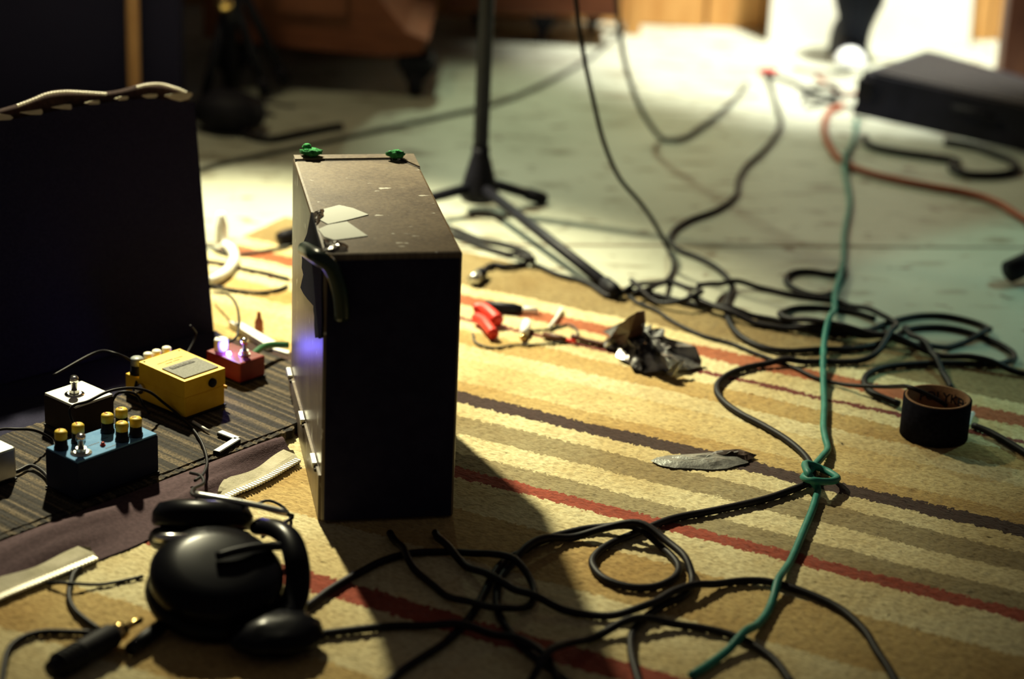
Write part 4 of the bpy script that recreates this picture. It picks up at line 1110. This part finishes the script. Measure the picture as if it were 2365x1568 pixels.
cA = at(500, 1335, 0.040); cB = at(468, 1205, 0.046)
earcup(tuple(cA), 0.066, (0.10, -0.22, 0.95), 'earcup'); earcup(tuple(cB), 0.052, (0.0, 0.45, 0.9), 'earcup')
band = [at(600, 1215, 0.050), at(640, 1222, 0.058), at(668, 1245, 0.058), at(684, 1290, 0.050), at(688, 1340, 0.036), at(676, 1400, 0.020), at(640, 1450, 0.014)]
MB().tube(spline(band, 0.006), 0.0125, 14, flat=0.65).build_at('headband', M['gloss'], HPH)
MB().tube([at(356, 1243, 0.064), at(372, 1242, 0.066), at(430, 1243, 0.066), at(444, 1244, 0.064)], [0.003, 0.0045, 0.0045, 0.003], 12).build_at('metal_slider', M['chrome'], HPH)
MB().tube(spline([at(452, 1142, 0.070), at(510, 1152, 0.072), at(560, 1161, 0.070), at(640, 1178, 0.064), at(662, 1184, 0.062)], 0.005), 0.0032, 10).build_at('metal_rod', M['steel'], HPH)
MB().tube(spline([at(500, 1285, 0.066), at(545, 1272, 0.068), at(600, 1262, 0.066), at(645, 1262, 0.060)], 0.005), 0.004, 10).build_at('yoke', M['black'], HPH)
patch('headphone_wire', 'thin black wire kinked beside the headband of the headphones', air(at(545, 1160, 0.05), at(600, 1172, 0.045), at(650, 1186, 0.040), at(678, 1192, 0.032), at(655, 1208, 0.03), at(625, 1226, 0.03), at(606, 1240, 0.034)), 0.0019)
patch('headphone_wire', 'thin black wire arching over the rug right of the headphones', air(at(585, 1168, 0.03), at(620, 1156, 0.03), at(655, 1172, 0.026), at(672, 1200, 0.018), at(668, 1230, 0.004), at(655, 1250, 0.003)), 0.0016)
patch('headphone_wire', 'thin black wire looping on the plum flap above the headphones', air(at(440, 1092, 0.022), at(462, 1098, 0.030), at(470, 1115, 0.036), at(445, 1130, 0.046), at(450, 1145, 0.055), at(500, 1150, 0.060)), 0.0018)
for o in [x for x in bpy.data.objects if x.name.startswith('headphone_wire')]: o['group'] = 'headphone wires'
# soft black pouch below the headphones
pc = at(640, 1500, 0.0); vs, fs = blob((0, 0, 0.016), (0.045, 0.034, 0.017), 5, 0.08, 3)
tag(MB().add(vs, fs, True).build('cable_pouch', M['gloss'], loc=(pc[0], pc[1], 0.0), rotz=0.4), 'crumpled black cloth pouch on the rug below the headphones', 'pouch')

# ================================================================== jack plugs and leads, lower left corner
BJ = thing('jack_plug', 'big black jack plug with a brass collar in the lower left corner', 'plug', tuple(at(250, 1480, 0)), 0)
j0, j1 = at(118, 1548, 0.013), at(300, 1445, 0.013); jd = (j1 - j0) / np.linalg.norm(j1 - j0); jl = np.linalg.norm(j1 - j0)
MB().tube([j0, j0 + jd * 0.02, j0 + jd * jl * 0.75, j0 + jd * jl * 0.8], [0.0085, 0.0115, 0.0120, 0.0095], 18).build_at('body', M['rubber'], BJ)
MB().tube([j0 + jd * jl * 0.8, j0 + jd * jl * 0.9], 0.0088, 18).build_at('collar', M['brass'], BJ)
MB().tube([j0 + jd * jl * 0.9, j0 + jd * (jl + 0.014), j0 + jd * (jl + 0.018)], [0.0035, 0.0035, 0.001], 12).build_at('pin', M['brass'], BJ)
for k in range(5):
    s = 0.01 + 0.006 * k; MB().tube([j0 + jd * s, j0 + jd * (s + 0.003)], 0.0127, 18).build_at('grip_ring', M['rubber'], BJ)
BJ2 = thing('jack_plug', 'slim black jack plug with a silver tip just below the headphones', 'plug', tuple(at(380, 1445, 0)), 0)
j0, j1 = at(268, 1470, 0.008), at(366, 1444, 0.008); jd = (j1 - j0) / np.linalg.norm(j1 - j0); jl = np.linalg.norm(j1 - j0)
j0 = at(300, 1500, 0.0075); j1 = at(372, 1446, 0.0075); jd = (j1 - j0) / np.linalg.norm(j1 - j0); jl = np.linalg.norm(j1 - j0)
MB().tube([j0, j0 + jd * jl * 0.5, j1], [0.006, 0.0072, 0.0068], 16).build_at('body', M['black'], BJ2)
MB().tube([j1, at(398, 1443, 0.0075), at(412, 1441, 0.0075), at(417, 1440, 0.0075)], [0.0030, 0.0030, 0.0046, 0.002], 12).build_at('tip', M['chrome'], BJ2)
cable('cable', 'black lead looping up from the big jack plug on the rug', [(232, 1462), (200, 1440), (172, 1415), (160, 1388), (162, 1360), (172, 1330), (185, 1318)], 0.0030, 'cable')
cable('cable', 'black lead bending round the lower left corner of the picture', [(215, 1468), (160, 1466), (100, 1466), (60, 1476), (25, 1500), (10, 1545), (5, 1600)], 0.0030, 'cable')
cable('cable', 'thin black lead lying on the cream rug below the case zipper', [(330, 1335), (270, 1348), (220, 1356), (160, 1362), (110, 1352)], 0.0018, 'cable')

# ================================================================== background
# dark baffle with wooden pole
bf = thing('sound_baffle', 'tall black sound baffle at the back left', 'panel', (-1.075, 3.56, FLOOR), 0)
MB().box((0, 0, 0.7), (1.02, 0.06, 1.40), bevel=0.004).build('panel', M['fabric'], bf)
for x in (-0.4, 0.4): MB().box((x, 0, 0.02), (0.05, 0.30, 0.04), bevel=0.003).build('foot', M['wood_dark'], bf)
pp = at(313, 330, FLOOR); o = MB().tube([(0, 0, 0), (-0.003, 0.01, 0.5), (-0.006, 0.02, 1.2)], 0.0105, 14)
tag(o.build('wooden_pole', M['wood_pole'], loc=(pp[0], pp[1], FLOOR)), 'slender brown wooden pole standing upright behind the case lid', 'pole')
# black tripod
tp = at(534, 262, FLOOR)
TPD = thing('light_stand', 'black folding tripod light stand at the back left, standing on the concrete', 'stand', (tp[0], tp[1], FLOOR), 0)
tl = lambda p: np.asarray(p) - np.array([tp[0], tp[1], FLOOR])
MB().lathe([(0.011, 0.02), (0.011, 1.1)], n=14).build('pole', M['black'], TPD)
MB().lathe([(0.018, 0.16), (0.020, 0.165), (0.020, 0.205), (0.016, 0.21)], n=16).build('collar', M['black'], TPD)
MB().lathe([(0.012, 0), (0.014, 0.006), (0.014, 0.014), (0.010, 0.018)], tuple(tl(at_y(520, 8, tp[1] - 0.025))), 16, (0, -1, 0.2)).build('knob', M['brass'], TPD)
for ft, hz in ((at_y(658, 188, tp[1] + 0.05), 0.24), (at_y(614, 218, tp[1] - 0.01), 0.20), (at(462, 268, FLOOR + .008), 0.20)):
    e = tl(ft); lg = MB().tube([np.array([e[0] * 0.08, e[1] * 0.08, hz]), e], 0.0085, 12).build('leg', M['black'], TPD)
    d = e - np.array([0, 0, hz]); d /= np.linalg.norm(d); MB().tube([e - d * 0.03, e + d * 0.002], 0.0105, 12).build('rubber_foot', M['rubber'], lg)
o = at(520, 320, FLOOR); vs, fs = blob((0, 0, 0.034), (0.062, 0.05, 0.036), 9, 0.06, 3)
tag(MB().add(vs, fs, True).build('sandbag', M['rubber'], loc=(o[0], o[1] + .05, FLOOR)), 'slumped black sandbag on the concrete in front of the black tripod', 'bag')

# wooden cabinet on casters
cq = at(957, 232, FLOOR)
CBN = thing('wooden_cabinet', 'reddish brown wooden cabinet on black casters behind the microphone stand', 'cabinet', (cq[0], cq[1], FLOOR), 0)
cl = lambda p: np.asarray(p) - np.array([cq[0], cq[1], FLOOR])
yF = cq[1] + 0.0
A1 = cl(at_y(895, 132, yF)); A2 = cl(at_y(540, 84, yF)); T1 = cl(at_y(880, 0, yF)); K1 = cl(at_y(937, 73, yF)); K2 = cl(at_y(990, 94, yF)); K3 = cl(at_y(971, 120, yF))
zb = A1[2]
prof_ = [(-0.375, A2[2] - 0.004), (A1[0], zb), (K3[0], K3[2] - 0.002), (K2[0], K2[2]), (K1[0], K1[2]), (T1[0], T1[2]), (T1[0] - 0.03, 0.34), (T1[0] - 0.03, 0.9), (-0.375, 0.9)]
MB().prism([(x, 0, z) for x, z in prof_], (0, 0.40, 0)).build('body', M['wood_red'], CBN)
MB().prism([(x, -0.012, z) for x, z in [(-0.36, A2[2] + 0.05), (T1[0] - 0.06, A2[2] + 0.05), (T1[0] - 0.06, 0.85), (-0.36, 0.85)]], (0, 0.013, 0)).build('front_board', mat('worn_red_wood', (0.13, 0.042, 0.019), 0.6, c2=(0.19, 0.066, 0.03), scale=10), CBN)


def caster(parent, x, y, z, s=1.0):
    c = MB().box((x, y, z - 0.012 * s), (0.062 * s, 0.055 * s, 0.024 * s), bevel=0.004 * s).build('caster', M['black'], parent)
    MB().prism([(x - 0.030 * s, y - 0.02 * s, z - 0.02 * s), (x + 0.036 * s, y - 0.02 * s, z - 0.02 * s), (x + 0.016 * s, y - 0.02 * s, 0.03 * s), (x - 0.016 * s, y - 0.02 * s, 0.03 * s)], (0, 0.04 * s, 0)).build('fork', M['black'], c)
    MB().lathe([(0.020 * s, -0.013 * s), (0.026 * s, -0.010 * s), (0.026 * s, 0.010 * s), (0.020 * s, 0.013 * s)], (x, y, 0.0262 * s), 20, (1, 0, 0.0)).build('wheel', M['rubber'], c)


caster(CBN, 0.0, 0.035, zb + 0.002, zb / 0.074); caster(CBN, -0.33, 0.035, zb + 0.002, zb / 0.074)
caster(CBN, 0.0 - 0.02, 0.35, zb + 0.002, zb / 0.074); caster(CBN, -0.33, 0.35, zb + 0.002, zb / 0.074)

cq2 = at(1252, 102, FLOOR)
CB2 = thing('wooden_cabinet', 'brown wooden cabinet further back against the boards, raised on black casters', 'cabinet', (cq2[0], cq2[1], FLOOR), 0)
z2 = 0.058
MB().box((-0.02, 0.075, z2 + 0.30), (0.34, 0.15, 0.60), bevel=0.004).build('body', mat('brown_wood', (0.20, 0.085, 0.03), 0.5, c2=(0.28, 0.13, 0.05), scale=12, stretch=(1, 8, 8)), CB2)
MB().box((-0.02, -0.004, z2 + 0.03), (0.34, 0.010, 0.05), bevel=0.002).build('plinth', M['wood_red'], CB2)
caster(CB2, 0.0, 0.03, z2 + 0.002, 0.75); caster(CB2, 0.10, 0.12, z2 + 0.002, 0.75); caster(CB2, -0.13, 0.12, z2 + 0.002, 0.75)

# wedge monitor
w0 = at(1968, 264, FLOOR); wdr = np.array([0.80, -0.60, 0]); wn = np.array([0.60, 0.80, 0])
WM = thing('floor_wedge', 'black wedge shaped stage monitor on the concrete at the back right', 'speaker', (w0[0], w0[1], FLOOR), math.atan2(wdr[1], wdr[0]))


def end_on(px, py, s_):           # point of the end face lying s_ along the front
    p = at_plane(px, py, w0 + wdr * s_, wdr) - w0; return np.array([s_, p @ wn, p[2]])


Lf, Lr = end_on(1992, 166, 0.0), end_on(2140, 116, 0.0)
Rr = np.array([0.50, Lr[1] - 0.02, Lr[2] - 0.035]); Rf = np.array([0.50, Lf[1], Lf[2] - 0.005])
pl = [np.array([0, 0, 0]), Lf, Lr, Lr + (0, 0.05, -0.012), Lr + (0, 0.10, -Lr[2])]
pr2 = [np.array([0.50, 0, 0]), Rf, Rr, Rr + (0, 0.05, -0.012), Rr + (0, 0.10, -Rr[2])]
MB().add(pl + pr2, [(4, 3, 2, 1, 0), (5, 6, 7, 8, 9)] + [(k_, (k_ + 1) % 5, 5 + (k_ + 1) % 5, 5 + k_) for k_ in range(5)]).build('cabinet', M['black'], WM)
gq = [Lf + (Rf - Lf) * a + ((Lr + (Rr - Lr) * a) - (Lf + (Rf - Lf) * a)) * b for a, b in ((.03, .06), (.97, .06), (.97, .94), (.03, .94))]
MB().prism(gq, (0, -0.0012, 0.0025)).build('grille', mat('grille_mesh', (0.012, 0.010, 0.010), 0.75, c2=(0.02, 0.017, 0.016), scale=300, bump=0.5, spec=0.2), WM)
MB().tube([(0.20, 0.0005, 0.05), (0.20, -0.014, 0.055), (0.27, -0.014, 0.055), (0.27, 0.0005, 0.05)], 0.004, 10).build('handle', M['black'], WM)
for x in (0.02, 0.47): MB().box((x, -0.002, 0.05), (0.03, 0.005, 0.04), bevel=0.001).build('corner_guard', M['rubber'], WM)

# dark post at the right, and a lit board behind it
pr_ = at(2332, 182, FLOOR)
o = MB().box((0.012, 0.03, 0.55), (0.062, 0.06, 1.10), bevel=0.004); tag(o.build('timber_post', M['wood_dark'], loc=(pr_[0], pr_[1], FLOOR)), 'dark reddish timber post standing at the right edge behind the wedge', 'post')

# person: lower leg and shoe
lg0 = at(1965, 163, FLOOR)
PSN = thing('person', "person's lower leg in dark trousers with a white-toed shoe, at the back right", 'person', (lg0[0], lg0[1], FLOOR), 0)
yl = lg0[1] + 0.075
def lx(px, py): p = at_y(px, py, yl); return p[0] - lg0[0], p[2] - FLOOR
rows = [(1937, 2009, 122), (1936, 2007, 112), (1939, 2006, 95), (1940, 2010, 75), (1938, 2016, 55), (1933, 2027, 30), (1926, 2042, 0)]
vs = []; fs = []; NN = 20; rr_ = []
for a, b, y in rows:
    xa, z = lx(a, y); xb, _ = lx(b, y); rr_.append(((xa + xb) / 2, 0.075, z, (xb - xa) / 2, (xb - xa) / 2 * 1.12))
lastx, lz, lr = rr_[-1][0], rr_[-1][2], rr_[-1][3]
for dz, k, dy in ((0.05, 1.13, 0.006), (0.11, 1.2, 0.010), (0.18, 1.16, 0.004), (0.25, 1.12, -0.006), (0.29, 1.0, -0.008), (0.31, 0.7, -0.008)):
    rr_.append((lastx + 0.02 * dz, 0.075 + dy, lz + dz, lr * k, lr * k * 1.1))
for (x, y, z, rx, ry) in rr_:
    for k in range(NN):
        t = 2 * math.pi * k / NN; vs.append((x + rx * math.cos(t), y + ry * math.sin(t), z))
for j in range(len(rr_) - 1):
    for k in range(NN):
        fs.append((j * NN + k, j * NN + (k + 1) % NN, (j + 1) * NN + (k + 1) % NN, (j + 1) * NN + k))
fs += [tuple(range(NN))[::-1], tuple(range((len(rr_) - 1) * NN, len(rr_) * NN))]
MB().add(vs, fs, True).build('trouser_leg', M['jean'], PSN)
def shoe_mesh(mb, y0, y1, wmax, h0, h1, n=14):
    vs = []; fs = []; K = 12
    for i in range(n + 1):
        t = i / n; y = y0 + (y1 - y0) * t
        wdt = wmax * (math.sin(min(1, t * 3.0 + 0.05) * math.pi / 2) ** 0.6) * (1 - 0.12 * t); hh = h0 + (h1 - h0) * t; hh *= math.sin(min(1, t * 2.6 + 0.12) * math.pi / 2) ** 0.7
        for k in range(K + 1):
            a = math.pi * k / K; vs.append((wdt * math.cos(a), y, max(0, hh * math.sin(a) ** 0.75)))
    for i in range(n):
        for k in range(K):
            a = i * (K + 1) + k; fs.append((a, a + 1, a + K + 2, a + K + 1))
        a = i * (K + 1); fs.append((a, a + K + 1, a + 2 * K + 1, a + K))
    fs += [tuple(range(K + 1)), tuple(range(n * (K + 1), (n + 1) * (K + 1)))[::-1]]
    return mb.add(vs, fs, True)
sh = shoe_mesh(MB(), -0.005, 0.155, 0.031, 0.040, 0.078).build('shoe', mat('dark_canvas', (0.02, 0.022, 0.03), 0.8), PSN)
shoe_mesh(MB(), -0.012, 0.045, 0.0325, 0.039, 0.041).build('toe_cap', mat('toe_rubber', (0.8, 0.82, 0.8), 0.3, c2=(0.85, 0.87, 0.85)), PSN)
sl = MB()
sl.prism([(0.034 * math.cos(t) * (1 if math.sin(t) < 0 else 0.85), 0.07 + 0.088 * math.sin(t), 0.0) for t in np.linspace(0, 2 * math.pi, 24, endpoint=False)], (0, 0, 0.012)).build('sole', mat('sole_rubber', (0.6, 0.6, 0.55), 0.6), PSN)
